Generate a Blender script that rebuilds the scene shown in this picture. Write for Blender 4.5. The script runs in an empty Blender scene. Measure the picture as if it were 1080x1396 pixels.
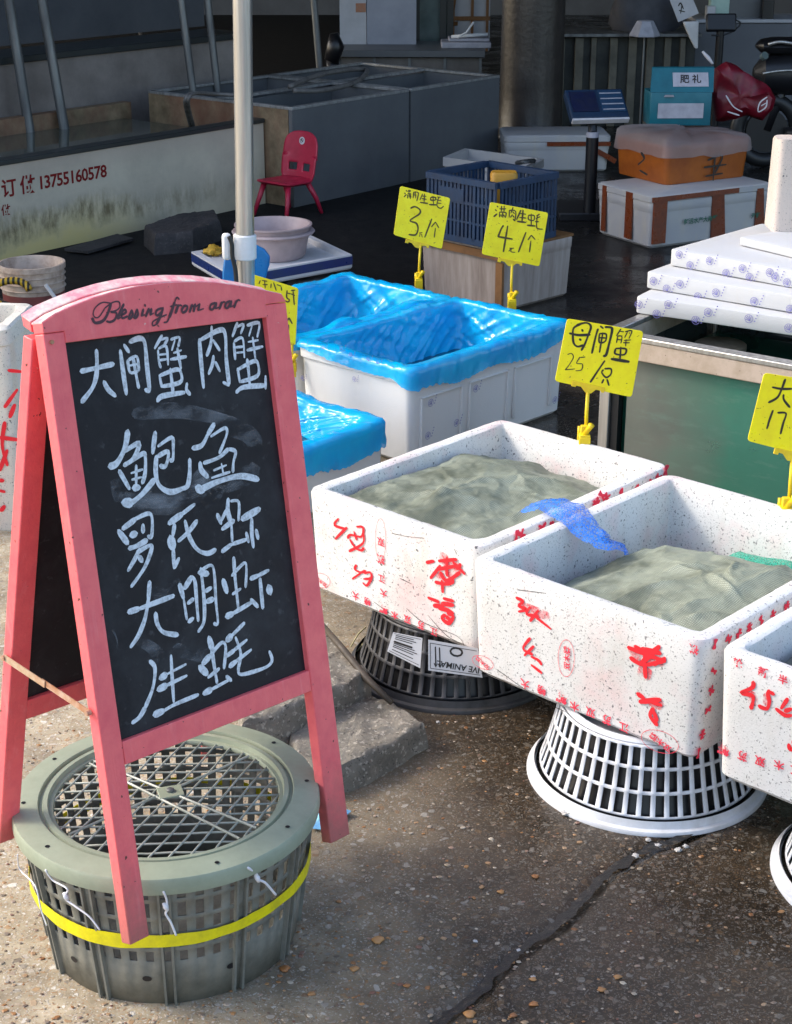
import bpy, bmesh, math, random
from mathutils import Vector, Matrix, noise
random.seed(7)
S = bpy.context.scene
COL = S.collection
# ------------------------------------------------------------------ camera, sky, sun, exposure
FPX, TILT, CH = 2250.0, math.radians(21.5), 1.64
cd = bpy.data.cameras.new('camera'); cam = bpy.data.objects.new('camera', cd); COL.objects.link(cam)
cam.location = (0, 0, CH); cam.rotation_euler = (math.radians(90) - TILT, 0, 0)
cd.sensor_fit = 'HORIZONTAL'; cd.sensor_width = 36; cd.lens = 36 * FPX / 1080; cd.clip_end = 500; cd.clip_start = .05
S.camera = cam
SUN = Vector((-1.37, .26, 1.12)).normalized()
w = bpy.data.worlds.new('World'); S.world = w; w.use_nodes = True
nt = w.node_tree; nt.nodes.clear()
sky = nt.nodes.new('ShaderNodeTexSky'); sky.sky_type = 'NISHITA'; sky.sun_disc = False
sky.sun_elevation = math.asin(SUN.z); sky.sun_rotation = math.atan2(SUN.x, SUN.y)
sky.air_density = 1.0; sky.dust_density = 2.4; sky.ozone_density = .0
bg = nt.nodes.new('ShaderNodeBackground'); bg.inputs[1].default_value = .15
wo = nt.nodes.new('ShaderNodeOutputWorld')
nt.links.new(sky.outputs[0], bg.inputs[0]); nt.links.new(bg.outputs[0], wo.inputs[0])
ld = bpy.data.lights.new('sun', 'SUN'); ld.energy = .85; ld.angle = math.radians(10); ld.color = (1, .95, .87)
lo = bpy.data.objects.new('sun', ld); COL.objects.link(lo); lo.rotation_euler = SUN.to_track_quat('Z', 'Y').to_euler(); lo.location = (-6, 0, 8)
S.view_settings.view_transform = 'Standard'; S.view_settings.look = 'None'; S.view_settings.exposure = 1.38
S.view_settings.gamma = 1; S.view_settings.use_curve_mapping = False
S.cycles.max_bounces = 8; S.cycles.transparent_max_bounces = 12; S.cycles.use_denoising = True

# ------------------------------------------------------------------ turning photograph measurements into places
CF = Vector((0, math.cos(TILT), -math.sin(TILT))); CU = Vector((0, math.sin(TILT), math.cos(TILT))); CR = Vector((1, 0, 0)); CC = Vector((0, 0, CH))
def ray(px, py): return CF + CR * ((px - 540) / FPX) + CU * ((698 - py) / FPX)
def at_z(px, py, z=0.0): r = ray(px, py); return CC + r * ((z - CH) / r.z)
def at_y(px, py, y): r = ray(px, py); return CC + r * (y / r.y)
def at_pl(px, py, p0, n): r = ray(px, py); return CC + r * ((p0 - CC).dot(n) / r.dot(n))

# ------------------------------------------------------------------ materials
def lin(c): return tuple(((x / 255) / 12.92 if x / 255 <= .04045 else ((x / 255 + .055) / 1.055) ** 2.4) for x in c)
class NB:
    def __init__(s, name):
        s.m = bpy.data.materials.new(name); s.m.use_nodes = True; s.t = s.m.node_tree; s.t.nodes.clear()
        s.out = s.n('ShaderNodeOutputMaterial'); s.b = s.n('ShaderNodeBsdfPrincipled'); s.l(s.b.outputs[0], s.out.inputs[0])
    def n(s, typ, **kw):
        x = s.t.nodes.new(typ)
        for k, v in kw.items():
            if k.startswith('i_'): 
                key = k[2:].replace('_', ' '); x.inputs[int(key) if key.isdigit() else key].default_value = v
            else: setattr(x, k, v)
        return x
    def l(s, a, b): s.t.links.new(a, b)
    def co(s, scale=(1, 1, 1), kind='Object'):
        tc = s.n('ShaderNodeTexCoord'); mp = s.n('ShaderNodeMapping'); mp.inputs['Scale'].default_value = scale
        s.l(tc.outputs[kind], mp.inputs[0]); return mp.outputs[0]
    def noise(s, scale, detail=4, rough=.55, vec=None, out=0):
        x = s.n('ShaderNodeTexNoise', i_Scale=scale, i_Detail=detail, i_Roughness=rough); s.l(vec or s.co(), x.inputs[0]); return x.outputs[out]
    def voro(s, scale, vec=None, out='Distance', feature='F1', rnd=1.0):
        x = s.n('ShaderNodeTexVoronoi', i_Scale=scale, feature=feature); x.inputs['Randomness'].default_value = rnd; s.l(vec or s.co(), x.inputs[0]); return x.outputs[out]
    def ramp(s, fac, stops, interp='LINEAR'):
        r = s.n('ShaderNodeValToRGB'); r.color_ramp.interpolation = interp; e = r.color_ramp.elements
        while len(e) < len(stops): e.new(.5)
        for i, (p, c) in enumerate(stops):
            e[i].position = p; e[i].color = (c, c, c, 1) if isinstance(c, (int, float)) else (*c, 1)
        s.l(fac, r.inputs[0]); return r.outputs[0]
    def mix(s, fac, a, b, mode='MIX'):
        x = s.n('ShaderNodeMix', data_type='RGBA', blend_type=mode)
        for v, i in ((fac, 0), (a, 6), (b, 7)):
            if isinstance(v, (int, float)): x.inputs[i].default_value = v if i == 0 else (v, v, v, 1)
            elif isinstance(v, tuple): x.inputs[i].default_value = (*v, 1)
            else: s.l(v, x.inputs[i])
        return x.outputs[2]
    def math(s, op, a, b=0.0):
        x = s.n('ShaderNodeMath', operation=op)
        for v, i in ((a, 0), (b, 1)):
            if isinstance(v, (int, float)): x.inputs[i].default_value = v
            else: s.l(v, x.inputs[i])
        return x.outputs[0]
    def bump(s, h, strength=.3, dist=.003):
        x = s.n('ShaderNodeBump', i_Strength=strength, i_Distance=dist); s.l(h, x.inputs['Height']); s.l(x.outputs[0], s.b.inputs['Normal']); return x
    def base(s, c, rough=None, spec=None, metal=None):
        for v, k in ((c, 'Base Color'), (rough, 'Roughness'), (spec, 'Specular IOR Level'), (metal, 'Metallic')):
            if v is None: continue
            if isinstance(v, tuple): s.b.inputs[k].default_value = (*v, 1)
            elif isinstance(v, (int, float)): s.b.inputs[k].default_value = v
            else: s.l(v, s.b.inputs[k])
        return s
def worn(name, c, c2, rough=.5, scale=12, bump=.15, spots=0, spotc=(.02, .015, .01), spotscale=90, metal=0.0, lo=.4, hi=.7):
    q = NB(name); n = q.noise(scale, 6, .65); f = q.ramp(n, [(lo, 0), (hi, 1)]); col = q.mix(f, c, c2)
    if spots:
        sn = q.noise(spotscale, 2, .5); sf = q.ramp(sn, [(1 - spots * .45, 0), (1 - spots * .45 + .03, 1)]); col = q.mix(sf, col, spotc)
    q.base(col, q.ramp(n, [(.3, max(rough - .12, .05)), (.7, min(rough + .15, 1))]), None, metal)
    q.bump(q.noise(scale * 8, 4), bump, .002); return q.m

def mk_foam(name, base=(.72, .72, .71), speck=.0, pink=.0, grime=.3):
    q = NB(name); co = q.co()
    cell = q.voro(260, co)                                  # the bead pattern of expanded foam
    col = q.mix(q.ramp(q.noise(5, 5), [(.42, 0), (.75, grime)]), base, (.52, .50, .44)); col = q.mix(q.ramp(q.noise(6, 5, .7, q.co((3, 3, .7))), [(.52, 0), (.70, grime * .8)]), col, (.50, .46, .38))
    if pink: col = q.mix(q.ramp(q.noise(9, 4, .6), [(.50, 0), (.72, pink)]), col, (.78, .28, .30))
    if speck:
        for sc, th, k in ((170, .655, .75), (85, .715, .9), (330, .645, .55)):
            f = q.ramp(q.noise(sc, 2, .5), [(th - .012 * speck, 0), (th + .035, k)])
            col = q.mix(f, col, (.10, .10, .105))
    q.base(col, .62, .35); q.b.inputs['Subsurface Weight'].default_value = .0
    h = q.math('ADD', q.math('MULTIPLY', cell, .7), q.math('MULTIPLY', q.noise(30, 3), .35)); q.bump(h, .22, .0018); return q.m

M = {}
M['foam'] = mk_foam('foam_clean', grime=.12)
M['foam_dirty'] = mk_foam('foam_speckled', base=(.70, .70, .69), speck=1.9, pink=.25, grime=.35)
M['foam_used'] = mk_foam('foam_used', base=(.71, .71, .70), speck=.2, pink=.12, grime=.3)
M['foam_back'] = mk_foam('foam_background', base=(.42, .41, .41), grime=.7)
M['foam_cream'] = mk_foam('foam_cream', base=(.62, .53, .47), grime=.7, speck=.2)
def mk_pink():
    q = NB('pink_painted_wood'); n = q.noise(26, 6, .65); g = q.noise(7, 5, .7, q.co((9, 9, .8))); col = q.mix(q.ramp(n, [(.4, 0), (.7, 1)]), (.92, .16, .165), (.82, .12, .14))
    col = q.mix(q.ramp(g, [(.56, 0), (.70, .35)]), col, (.93, .30, .30)); col = q.mix(q.ramp(q.noise(100, 3, .5), [(.70, 0), (.72, 1)]), col, (.10, .03, .02)); col = q.mix(q.ramp(q.noise(34, 4, .75), [(.70, 0), (.72, .8)]), col, (.80, .50, .42))
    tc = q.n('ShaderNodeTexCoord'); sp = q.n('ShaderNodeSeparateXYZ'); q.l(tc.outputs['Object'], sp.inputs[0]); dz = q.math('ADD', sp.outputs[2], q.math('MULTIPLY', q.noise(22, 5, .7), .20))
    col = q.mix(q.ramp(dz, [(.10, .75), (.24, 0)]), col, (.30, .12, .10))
    q.base(col, q.ramp(n, [(.3, .36), (.7, .6)])); q.bump(q.math('ADD', q.math('MULTIPLY', g, 1.5), q.noise(150, 3)), .3, .002); return q.m
M['pink'] = mk_pink()
M['pink_old'] = worn('pink_painted_wood', (.90, .125, .165), (.80, .10, .14), .5, 26, .25, .62, (.09, .02, .02), 130)
def mk_pinktop():
    q = NB('worn_sunlit_pink'); f = q.ramp(q.noise(30, 5, .7), [(.42, 0), (.60, 1)]); q.base(q.mix(f, (.90, .30, .34), (.85, .66, .58)), .6); q.bump(q.noise(120), .3, .002); return q.m  # worn paint; the top edge's sunlit look is put into the pale pink
M['pink_worn_lit'] = mk_pinktop()
def mk_board():
    q = NB('chalkboard'); n = q.noise(7, 6, .7); n2 = q.noise(60, 3, .6, q.co((1, 3, 1)))
    col = q.mix(q.ramp(n, [(.46, 0), (.78, .55)]), (.012, .012, .015), (.075, .08, .085))
    col = q.mix(q.ramp(n2, [(.62, 0), (.75, .35)]), col, (.11, .11, .12))
    q.base(col, q.ramp(n, [(.3, .55), (.7, .75)]), .3); q.bump(q.noise(240, 3), .12, .001); return q.m
M['board'] = mk_board()
def mk_chalk(name, c, dens=.42, alpha=True, scale=420, soft=.16):
    q = NB(name); f = q.ramp(q.noise(scale, 3, .7), [(dens - soft, 1.0), (dens + soft, 1.0)]) if not alpha else q.ramp(q.noise(scale, 3, .7), [(1 - dens - soft, .25), (1 - dens + soft, 1)])
    q.base(c, .9, .1); 
    if alpha: q.l(f, q.b.inputs['Alpha'])
    return q.m
M['chalk'] = mk_chalk('chalk', (.72, .78, .83), .66, True, 130, .22)
M['smear'] = mk_chalk('chalk_dust', (.35, .37, .40), .30, True, 60, .20)
def mk_smear():
    q = NB('chalk_smear'); f = q.ramp(q.noise(14, 5, .7, q.co((1, 1, 2.5))), [(.45, 0), (.75, .34)]); q.base((.45, .48, .52), .95, .05); q.l(f, q.b.inputs['Alpha']); return q.m
M['smear'] = mk_smear()
M['ink'] = NB('black_ink').base((.018, .012, .008), .5).m
M['ink_brown'] = NB('marker_ink').base((.07, .045, .006), .5).m
M['script'] = NB('dark_script_print').base((.055, .008, .022), .45).m
M['redprint'] = mk_chalk('red_print', (.78, .05, .09), .72, True, 260, .20)
def mk_spray():
    q = NB('red_spray'); f = q.ramp(q.noise(55, 5, .75), [(.40, 0), (.66, .75)]); q.base((.85, .06, .09), .7, .2); q.l(f, q.b.inputs['Alpha']); return q.m
M['spray'] = mk_spray()
M['redmark'] = mk_chalk('red_marker', (.80, .035, .045), .75, True, 200, .16)
M['purple'] = mk_chalk('violet_print', (.20, .19, .48), .60, True, 400, .22)
M['greenprint'] = NB('green_print').base((.02, .12, .07), .6).m
M['darkred'] = mk_chalk('faded_red_paint', (.20, .02, .02), .80, True, 120, .15)
M['yellow'] = worn('yellow_plastic', (.96, .82, .002), (.86, .68, .002), .36, 22, .08, .68, (.35, .24, .01), 140)
M['yellow_clip'] = worn('yellow_clip_plastic', (.85, .62, .01), (.72, .45, .01), .4, 40, .1)
M['green_plastic'] = worn('grey_green_plastic', (.31, .35, .26), (.25, .285, .205), .42, 14, .12, .5, (.3, .3, .24), 60)
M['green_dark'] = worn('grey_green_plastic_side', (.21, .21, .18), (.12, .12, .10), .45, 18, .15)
M['white_plastic'] = worn('white_plastic', (.72, .74, .78), (.56, .56, .57), .38, 16, .08, .45, (.2, .17, .15), 90)
M['shaded_plastic'] = worn('shade_dark_plastic', (.055, .055, .06), (.03, .03, .03), .5, 16, .1)  # basket plastic with the shade under the box put into its colour
M['blue_crate'] = worn('dark_blue_plastic', (.018, .045, .10), (.010, .025, .06), .4, 18, .1)
M['steel_pipe'] = None
def mk_steel(name, c=(.62, .61, .58), c2=(.36, .34, .31), rough=.28, sc=(60, 60, 2), metal=.85):
    q = NB(name); n = q.noise(1.0, 5, .6, q.co(sc)); q.base(q.mix(q.ramp(n, [(.35, 0), (.7, 1)]), c, c2), q.ramp(n, [(.3, rough), (.8, rough + .25)]), None, metal); q.bump(n, .1, .001); return q.m
M['steel'] = mk_steel('scratched_steel'); M['pipe'] = mk_steel('dull_grey_pipe', (.20, .21, .21), (.11, .11, .11), .4, (20, 20, 3), .6)
M['rust'] = worn('rusty_strap_steel', (.42, .20, .10), (.55, .42, .33), .55, 40, .3, metal=.3)
M['blue_panel'] = worn('blue_plastic', (.012, .17, .42), (.01, .12, .33), .35, 12, .05)
M['navy'] = worn('navy_tape', (.012, .03, .16), (.02, .04, .12), .35, 20, .1)
M['white_clamp'] = worn('white_clamp_plastic', (.78, .78, .78), (.68, .68, .66), .35, 20, .05)
M['rubber'] = NB('black_rubber').base((.012, .013, .014), .45).m
M['black'] = NB('black_plastic').base((.01, .01, .012), .35).m
M['red_chair'] = worn('pinkish_red_plastic', (.48, .018, .055), (.38, .012, .04), .38, 10, .05)
M['red_bag'] = worn('red_bag_vinyl', (.16, .004, .014), (.10, .003, .01), .4, 14, .2)
M['teal'] = worn('teal_printed_card', (.006, .13, .17), (.004, .095, .13), .45, 10, .1)
M['label_grey'] = worn('pale_label', (.40, .40, .45), (.3, .3, .34), .6, 20, .05)
M['orange'] = worn('orange_plastic', (.38, .10, .012), (.26, .06, .008), .4, 8, .15)
M['tape'] = worn('brown_tape', (.20, .045, .014), (.13, .03, .012), .3, 30, .2)
M['wood'] = worn('brown_wood', (.22, .10, .03), (.13, .06, .02), .6, 10, .2)
M['cord'] = NB('white_string').base((.74, .74, .78), .7).m
M['yellow_tape'] = worn('yellow_strap', (.80, .70, .004), (.60, .52, .01), .4, 40, .1)
M['tub'] = worn('pale_pink_plastic', (.46, .36, .36), (.34, .27, .27), .45, 8, .1)
M['pail'] = worn('chalky_cream_plastic', (.52, .42, .34), (.30, .22, .17), .7, 22, .3)
M['leaf'] = worn('dry_yellow_leaf', (.55, .33, .03), (.25, .15, .01), .6, 30, .3)
M['paper'] = NB('label_paper').base((.55, .54, .54), .7).m
M['bluepaper'] = worn('crumpled_blue_paper', (.30, .62, .78), (.12, .35, .65), .5, 30, .3)
M['straw'] = NB('straw').base((.48, .42, .22), .7).m
def mk_concrete(name, a, b, sc=9, bump=.6, rough=.8, stain=None, alg=None, grit=0.0):
    q = NB(name); n = q.noise(sc, 8, .68); col = q.mix(q.ramp(n, [(.36, 0), (.66, 1)]), a, b)
    col = q.mix(q.ramp(q.noise(95, 3, .6), [(.56, 0), (.66, .7 * grit)]), col, (.42, .38, .32)); col = q.mix(q.ramp(q.noise(130, 3, .6), [(.60, 0), (.68, .8 * grit)]), col, (.03, .027, .022))
    if stain:
        col = q.mix(q.ramp(q.noise(2.2, 6, .7, q.co((1, 1, .6))), [(.45, 0), (.68, .85)]), col, stain)
    q.base(col, rough); q.bump(q.math('ADD', n, q.math('MULTIPLY', q.noise(sc * 12, 4), .4)), bump, .012); return q.m
M['concrete'] = mk_concrete('rough_concrete', (.22, .20, .165), (.10, .088, .07), grit=1.0)
M['darkstone'] = mk_concrete('dark_brick', (.05, .045, .045), (.025, .022, .022), grit=.12)
M['column'] = mk_concrete('stained_column', (.060, .050, .042), (.02, .017, .016), 3, .4, .35)
M['counter'] = mk_concrete('grimy_panel', (.15, .135, .12), (.09, .08, .07), 4, .2, .6)
M['wall'] = mk_concrete('grey_wall', (.16, .16, .17), (.11, .11, .115), 2, .2, .7)
def mk_tank():
    q = NB('stained_tank_wall'); tc = q.n('ShaderNodeTexCoord'); sp = q.n('ShaderNodeSeparateXYZ'); q.l(tc.outputs['Object'], sp.inputs[0])
    n = q.noise(3, 6, .7); n2 = q.noise(26, 5, .7); z = sp.outputs[2]; x = sp.outputs[0]
    col = q.mix(q.ramp(n, [(.3, 0), (.7, 1)]), (.60, .54, .42), (.42, .38, .30))
    zz = q.math('ADD', z, q.math('MULTIPLY', n, .28))
    low = q.ramp(q.math('MULTIPLY', zz, 1.0), [(.16, 1), (.33, 0)])
    col = q.mix(q.math('MULTIPLY', low, q.ramp(q.math('MULTIPLY', x, .25), [(.60, 1), (.72, .15)])), col, (.66, .54, .23))
    mid = q.math('MULTIPLY', q.ramp(zz, [(.18, 0), (.25, 1)]), q.ramp(zz, [(.27, 1), (.36, 0)]))
    col = q.mix(q.math('MULTIPLY', q.math('MULTIPLY', mid, q.ramp(q.math('MULTIPLY', x, .25), [(.62, 1), (.85, .25)])), q.ramp(q.noise(9, 6, .75, q.co((2, 2, .7))), [(.40, 0), (.62, .85)])), col, (.10, .075, .025))
    top = q.ramp(z, [(.30, 0), (.40, .6)]); col = q.mix(top, col, (.42, .34, .28))
    q.base(col, .55); q.bump(n2, .25, .004); return q.m
M['tank'] = mk_tank()
M['tank_in'] = mk_concrete('algae_stained_wall', (.30, .22, .13), (.12, .085, .045), 7, .3, .6, (.17, .06, .035))
M['sheet'] = mk_concrete('grey_sheet_steel', (.115, .122, .128), (.088, .093, .10), 3, .08, .45)
M['cap'] = NB('dark_rubber_cap').base((.028, .032, .032), .35).m
def mk_glass(name, c, alpha, rough=.08):
    q = NB(name); q.base(q.mix(q.ramp(q.noise(6, 5), [(.4, 0), (.7, 1)]), c, tuple(x * .7 for x in c)), rough, .6)
    q.l(q.ramp(q.noise(4, 6, .7), [(.3, alpha), (.75, min(alpha + .22, 1))]), q.b.inputs['Alpha']); return q.m
def mk_gg():
    q = NB('murky_green_glass'); tc = q.n('ShaderNodeTexCoord'); sp = q.n('ShaderNodeSeparateXYZ'); q.l(tc.outputs['Object'], sp.inputs[0]); n = q.noise(5, 5, .6)
    f = q.ramp(q.math('ADD', sp.outputs[0], q.math('MULTIPLY', n, .25)), [(.28, 0), (.48, 1)]); col = q.mix(f, (.17, .185, .155), (.07, .22, .155))  # reflection gradient put into the murky colour, greyish left to green right
    col = q.mix(q.ramp(q.noise(9, 6, .75, q.co((1, 1, 4))), [(.52, 0), (.75, .5)]), col, (.20, .30, .24)); q.base(col, .10, .6); q.l(q.ramp(n, [(.3, .70), (.7, .86)]), q.b.inputs['Alpha']); return q.m
M['glass_green'] = mk_gg()
M['glass_dark'] = mk_glass('dim_glass', (.05, .07, .075), .75)
M['water_green'] = mk_glass('green_water', (.02, .13, .09), .85, .03)
M['water_dark'] = mk_glass('dark_water', (.012, .018, .015), .95, .04)
M['water_blue'] = mk_glass('blue_tinted_water', (.008, .07, .13), .8, .03)
def mk_film(name, c, c2, alpha=.9, rough=.18, trans=.35, bs=.16):
    q = NB(name); n = q.noise(9, 4, .6); q.base(q.mix(q.ramp(n, [(.35, 0), (.7, 1)]), c, c2), rough, .6)
    tr = q.n('ShaderNodeBsdfTranslucent'); tr.inputs[0].default_value = (*c, 1); mx = q.n('ShaderNodeMixShader'); mx.inputs[0].default_value = trans
    q.l(q.b.outputs[0], mx.inputs[1]); q.l(tr.outputs[0], mx.inputs[2]); q.l(mx.outputs[0], q.out.inputs[0])
    na = q.noise(5.5, 3, .5, q.co((1, 2.2, .8))); nb = q.noise(15, 3, .5, q.co((2, 1, 1)))
    rg_ = lambda v: q.math('SUBTRACT', 1.0, q.math('MULTIPLY', q.math('ABSOLUTE', q.math('SUBTRACT', v, .5)), 4.0))
    vf = q.voro(16, q.co((1, 1.3, .8)), 'Distance'); na = q.math('ADD', na, q.math('MULTIPLY', vf, .12))
    q.bump(q.math('ADD', q.math('POWER', q.math('MAXIMUM', rg_(na), 0.0), 3.0), q.math('MULTIPLY', q.math('POWER', q.math('MAXIMUM', rg_(nb), 0.0), 2.0), .5)), bs, .006)
    if alpha < 1: q.b.inputs['Alpha'].default_value = alpha
    return q.m
M['film'] = mk_film('blue_plastic_film', (.002, .56, .97), (.002, .40, .88), .84, trans=.15)
M['film_clear'] = mk_film('cloudy_clear_film', (.60, .54, .53), (.46, .40, .40), .38, .25, .3, .3)
def mk_netblue():
    q = NB('blue_net_bag'); wv = q.n('ShaderNodeTexVoronoi', i_Scale=150, feature='DISTANCE_TO_EDGE'); q.l(q.co((1, 1, 1)), wv.inputs[0])
    q.base((.02, .20, .80), .35); q.l(q.ramp(wv.outputs[0], [(.03, .95), (.14, .30)]), q.b.inputs['Alpha']); return q.m
M['net_blue'] = mk_netblue()
M['net_green'] = mk_film('green_mesh_bag', (.03, .34, .22), (.02, .2, .14), .8, .5)
def mk_sack(name, c, c2):
    q = NB(name); co = q.co()
    wx = q.n('ShaderNodeTexWave', i_Scale=85.0, bands_direction='X'); wy = q.n('ShaderNodeTexWave', i_Scale=85.0, bands_direction='Y')
    for v in (wx, wy): v.inputs['Distortion'].default_value = 1.2; v.inputs['Detail'].default_value = 1; q.l(co, v.inputs[0])
    wv = q.math('MULTIPLY', wx.outputs['Fac'], wy.outputs['Fac'])
    col = q.mix(q.ramp(q.noise(7, 5, .65), [(.40, 0), (.60, 1)]), c, c2); col = q.mix(q.ramp(wv, [(.05, .55), (.5, 0)]), col, tuple(x * .42 for x in c2))  # pale patches put sheen highlights into the colour; dark ones are wet cloth
    q.base(col, .42, .5); q.bump(q.math('ADD', wv, q.math('MULTIPLY', q.noise(40, 4, .6), .7)), .55, .0022); return q.m
M['sack'] = mk_sack('woven_sack_wet', (.42, .455, .35), (.155, .175, .125))
M['sack_dark'] = mk_sack('woven_sack_grey', (.20, .21, .18), (.12, .125, .11))
def mk_ground():
    q = NB('wet_aggregate_concrete'); tc = q.n('ShaderNodeTexCoord'); co = tc.outputs['Object']; sp = q.n('ShaderNodeSeparateXYZ'); q.l(co, sp.inputs[0])
    big = q.noise(1.3, 5, .6, co); med = q.noise(14, 6, .7, co)
    # dry at the sunny left front, damp to the right and under the stalls
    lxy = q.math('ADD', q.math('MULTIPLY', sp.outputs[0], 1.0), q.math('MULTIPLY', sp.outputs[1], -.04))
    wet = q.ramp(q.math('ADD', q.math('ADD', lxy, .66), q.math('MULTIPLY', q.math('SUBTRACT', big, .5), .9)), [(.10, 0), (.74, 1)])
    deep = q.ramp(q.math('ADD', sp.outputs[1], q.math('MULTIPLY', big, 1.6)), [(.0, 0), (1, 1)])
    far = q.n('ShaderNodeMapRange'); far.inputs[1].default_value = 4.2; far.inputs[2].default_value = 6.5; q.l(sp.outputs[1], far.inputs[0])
    mort_d = q.mix(q.ramp(med, [(.35, 0), (.65, 1)]), (.50, .42, .29), (.27, .22, .145))
    mort_w = q.mix(q.ramp(med, [(.35, 0), (.68, 1)]), (.050, .036, .023), (.019, .014, .009))
    def stones(scale, th, mask):
        v = q.n('ShaderNodeTexVoronoi', i_Scale=scale); q.l(q.dist, v.inputs[0]); f = q.ramp(v.outputs['Distance'], [(th, 1), (th + .08, 0)])
        sel = q.n('ShaderNodeSeparateColor'); q.l(v.outputs['Color'], sel.inputs[0]); f = q.math('MULTIPLY', f, q.ramp(sel.outputs[0], [(mask, 0), (mask + .02, 1)]))
        return f, sel
    wp = q.n('ShaderNodeTexNoise', i_Scale=60.0); q.l(co, wp.inputs[0]); va = q.n('ShaderNodeVectorMath', operation='SCALE'); va.inputs['Scale'].default_value = .022; q.l(wp.outputs['Color'], va.inputs[0])
    vb = q.n('ShaderNodeVectorMath', operation='ADD'); q.l(co, vb.inputs[0]); q.l(va.outputs[0], vb.inputs[1]); q.dist = vb.outputs[0]
    f1, s1 = stones(62, .33, .66); f2, s2 = stones(150, .36, .45); f3, s3 = stones(300, .38, .30)
    def scol(s, mul):
        return q.ramp(s.outputs[1], [(0, tuple(x * mul for x in (.16, .13, .10))), (.3, tuple(x * mul for x in (.55, .50, .42))), (.55, tuple(x * mul for x in (.40, .24, .11))), (.75, tuple(x * mul for x in (.30, .17, .09))), (.9, tuple(x * mul for x in (.72, .68, .60)))])
    dry = mort_d; wetc = mort_w
    for f, s_ in ((f3, s3), (f2, s2), (f1, s1)):
        dry = q.mix(q.math('MULTIPLY', f, .8), dry, scol(s_, .95)); wetc = q.mix(q.math('MULTIPLY', f, .42), wetc, scol(s_, .42))
    col = q.mix(wet, dry, wetc)
    gr = q.ramp(q.noise(3.1, 6, .7, co), [(.5, 0), (.72, .55)]); col = q.mix(gr, col, (.05, .038, .03))
    col = q.mix(far.outputs[0], col, q.mix(q.ramp(med, [(.4, 0), (.7, 1)]), (.016, .015, .014), (.007, .007, .0075)))  # hall floor nearly black: its low light is put into the colour
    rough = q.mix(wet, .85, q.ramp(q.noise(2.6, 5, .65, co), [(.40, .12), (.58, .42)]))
    q.base(col, None, q.ramp(far.outputs[0], [(0, .36), (1, .2)])); q.l(rough, q.b.inputs['Roughness'])
    h = q.math('ADD', q.math('ADD', q.math('MULTIPLY', f1, .5), q.math('MULTIPLY', f2, .35)), q.math('MULTIPLY', med, .9)); q.bump(h, .42, .005); return q.m
M['ground'] = mk_ground()
M['pebble'] = None
def mk_pebble():
    q = NB('pebble_stone'); oi = q.n('ShaderNodeObjectInfo'); ge = q.n('ShaderNodeNewGeometry')
    q.base(q.ramp(ge.outputs['Random Per Island'], [(0, (.22, .09, .03)), (.2, (.34, .17, .06)), (.4, (.30, .24, .17)), (.6, (.12, .075, .05)), (.8, (.42, .36, .28)), (1, (.16, .06, .035))]), .42); q.bump(q.noise(90, 4), .3, .002); return q.m
M['pebble'] = mk_pebble()

M['foam_dirty2'] = mk_foam('foam_speckled_left', base=(.77, .76, .735), speck=1.2, pink=.35, grime=.5)
M['foam_dirty3'] = mk_foam('foam_cream_left', base=(.72, .68, .60), speck=.3, pink=.15, grime=.4)
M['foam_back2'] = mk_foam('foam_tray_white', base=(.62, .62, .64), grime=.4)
M['green_light'] = worn('pale_green_plastic', (.36, .38, .33), (.24, .27, .22), .45, 30, .1)
def mk_po():
    q = NB('orange_pebble'); oi = q.n('ShaderNodeObjectInfo'); q.base(q.ramp(oi.outputs['Random'], [(0, (.30, .11, .03)), (.5, (.42, .22, .08)), (1, (.20, .075, .03))]), .35); q.bump(q.noise(120, 4), .3, .002); return q.m
M['pebble_orange'] = mk_po()
M['rust2'] = worn('pale_rusty_strap', (.50, .38, .26), (.40, .20, .10), .55, 50, .3, metal=.2)
M['beige'] = worn('grimy_beige_rail', (.50, .40, .32), (.36, .28, .20), .6, 22, .2, .6, (.12, .08, .05), 110)
M['darkwood'] = worn('dark_wet_wood', (.06, .045, .03), (.03, .022, .016), .6, 30, .3)
M['stone_grey'] = mk_concrete('grey_stone', (.16, .15, .14), (.08, .075, .07), 8, .4)  # plain grey of the stone block under the tray
M['darkred_solid'] = worn('dull_red_band', (.20, .05, .045), (.14, .04, .035), .6, 30, .1)
def mk_yb():
    q = NB('yellow_black_strap'); w_ = q.n('ShaderNodeTexWave', i_Scale=18.0); q.l(q.co(), w_.inputs[0]); q.base(q.mix(q.ramp(w_.outputs['Fac'], [(.48, 0), (.52, 1)]), (.55, .33, .02), (.02, .018, .015)), .5); return q.m
M['yellow_black'] = mk_yb()
M['counter2'] = mk_concrete('beige_ledge_wall', (.27, .235, .21), (.16, .135, .12), 3, .15, .7)
M['counter3'] = mk_concrete('grey_counter_face', (.13, .14, .155), (.10, .105, .12), 2, .1, .6)
M['glass_far'] = mk_glass('dim_far_glass', (.17, .23, .22), .7, .15)
M['water_far'] = mk_glass('far_tank_water', (.13, .175, .165), .9, .1)
M['wall_dark'] = mk_concrete('dark_panel', (.08, .085, .095), (.045, .05, .06), 2, .1, .6)
M['hose'] = worn('grey_hose', (.16, .15, .14), (.09, .085, .08), .5, 20, .1)
M['label_pale'] = worn('pale_sticker', (.60, .58, .60), (.48, .46, .47), .5, 20, .05)
M['cab_light'] = worn('pale_grey_sheet', (.46, .47, .50), (.36, .37, .39), .5, 4, .05)
M['cab_blue'] = worn('blue_grey_sheet', (.30, .32, .38), (.24, .26, .31), .45, 4, .05)
M['sticker_or'] = worn('faded_orange_sticker', (.38, .15, .08), (.3, .2, .14), .6, 60, .05)
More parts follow.
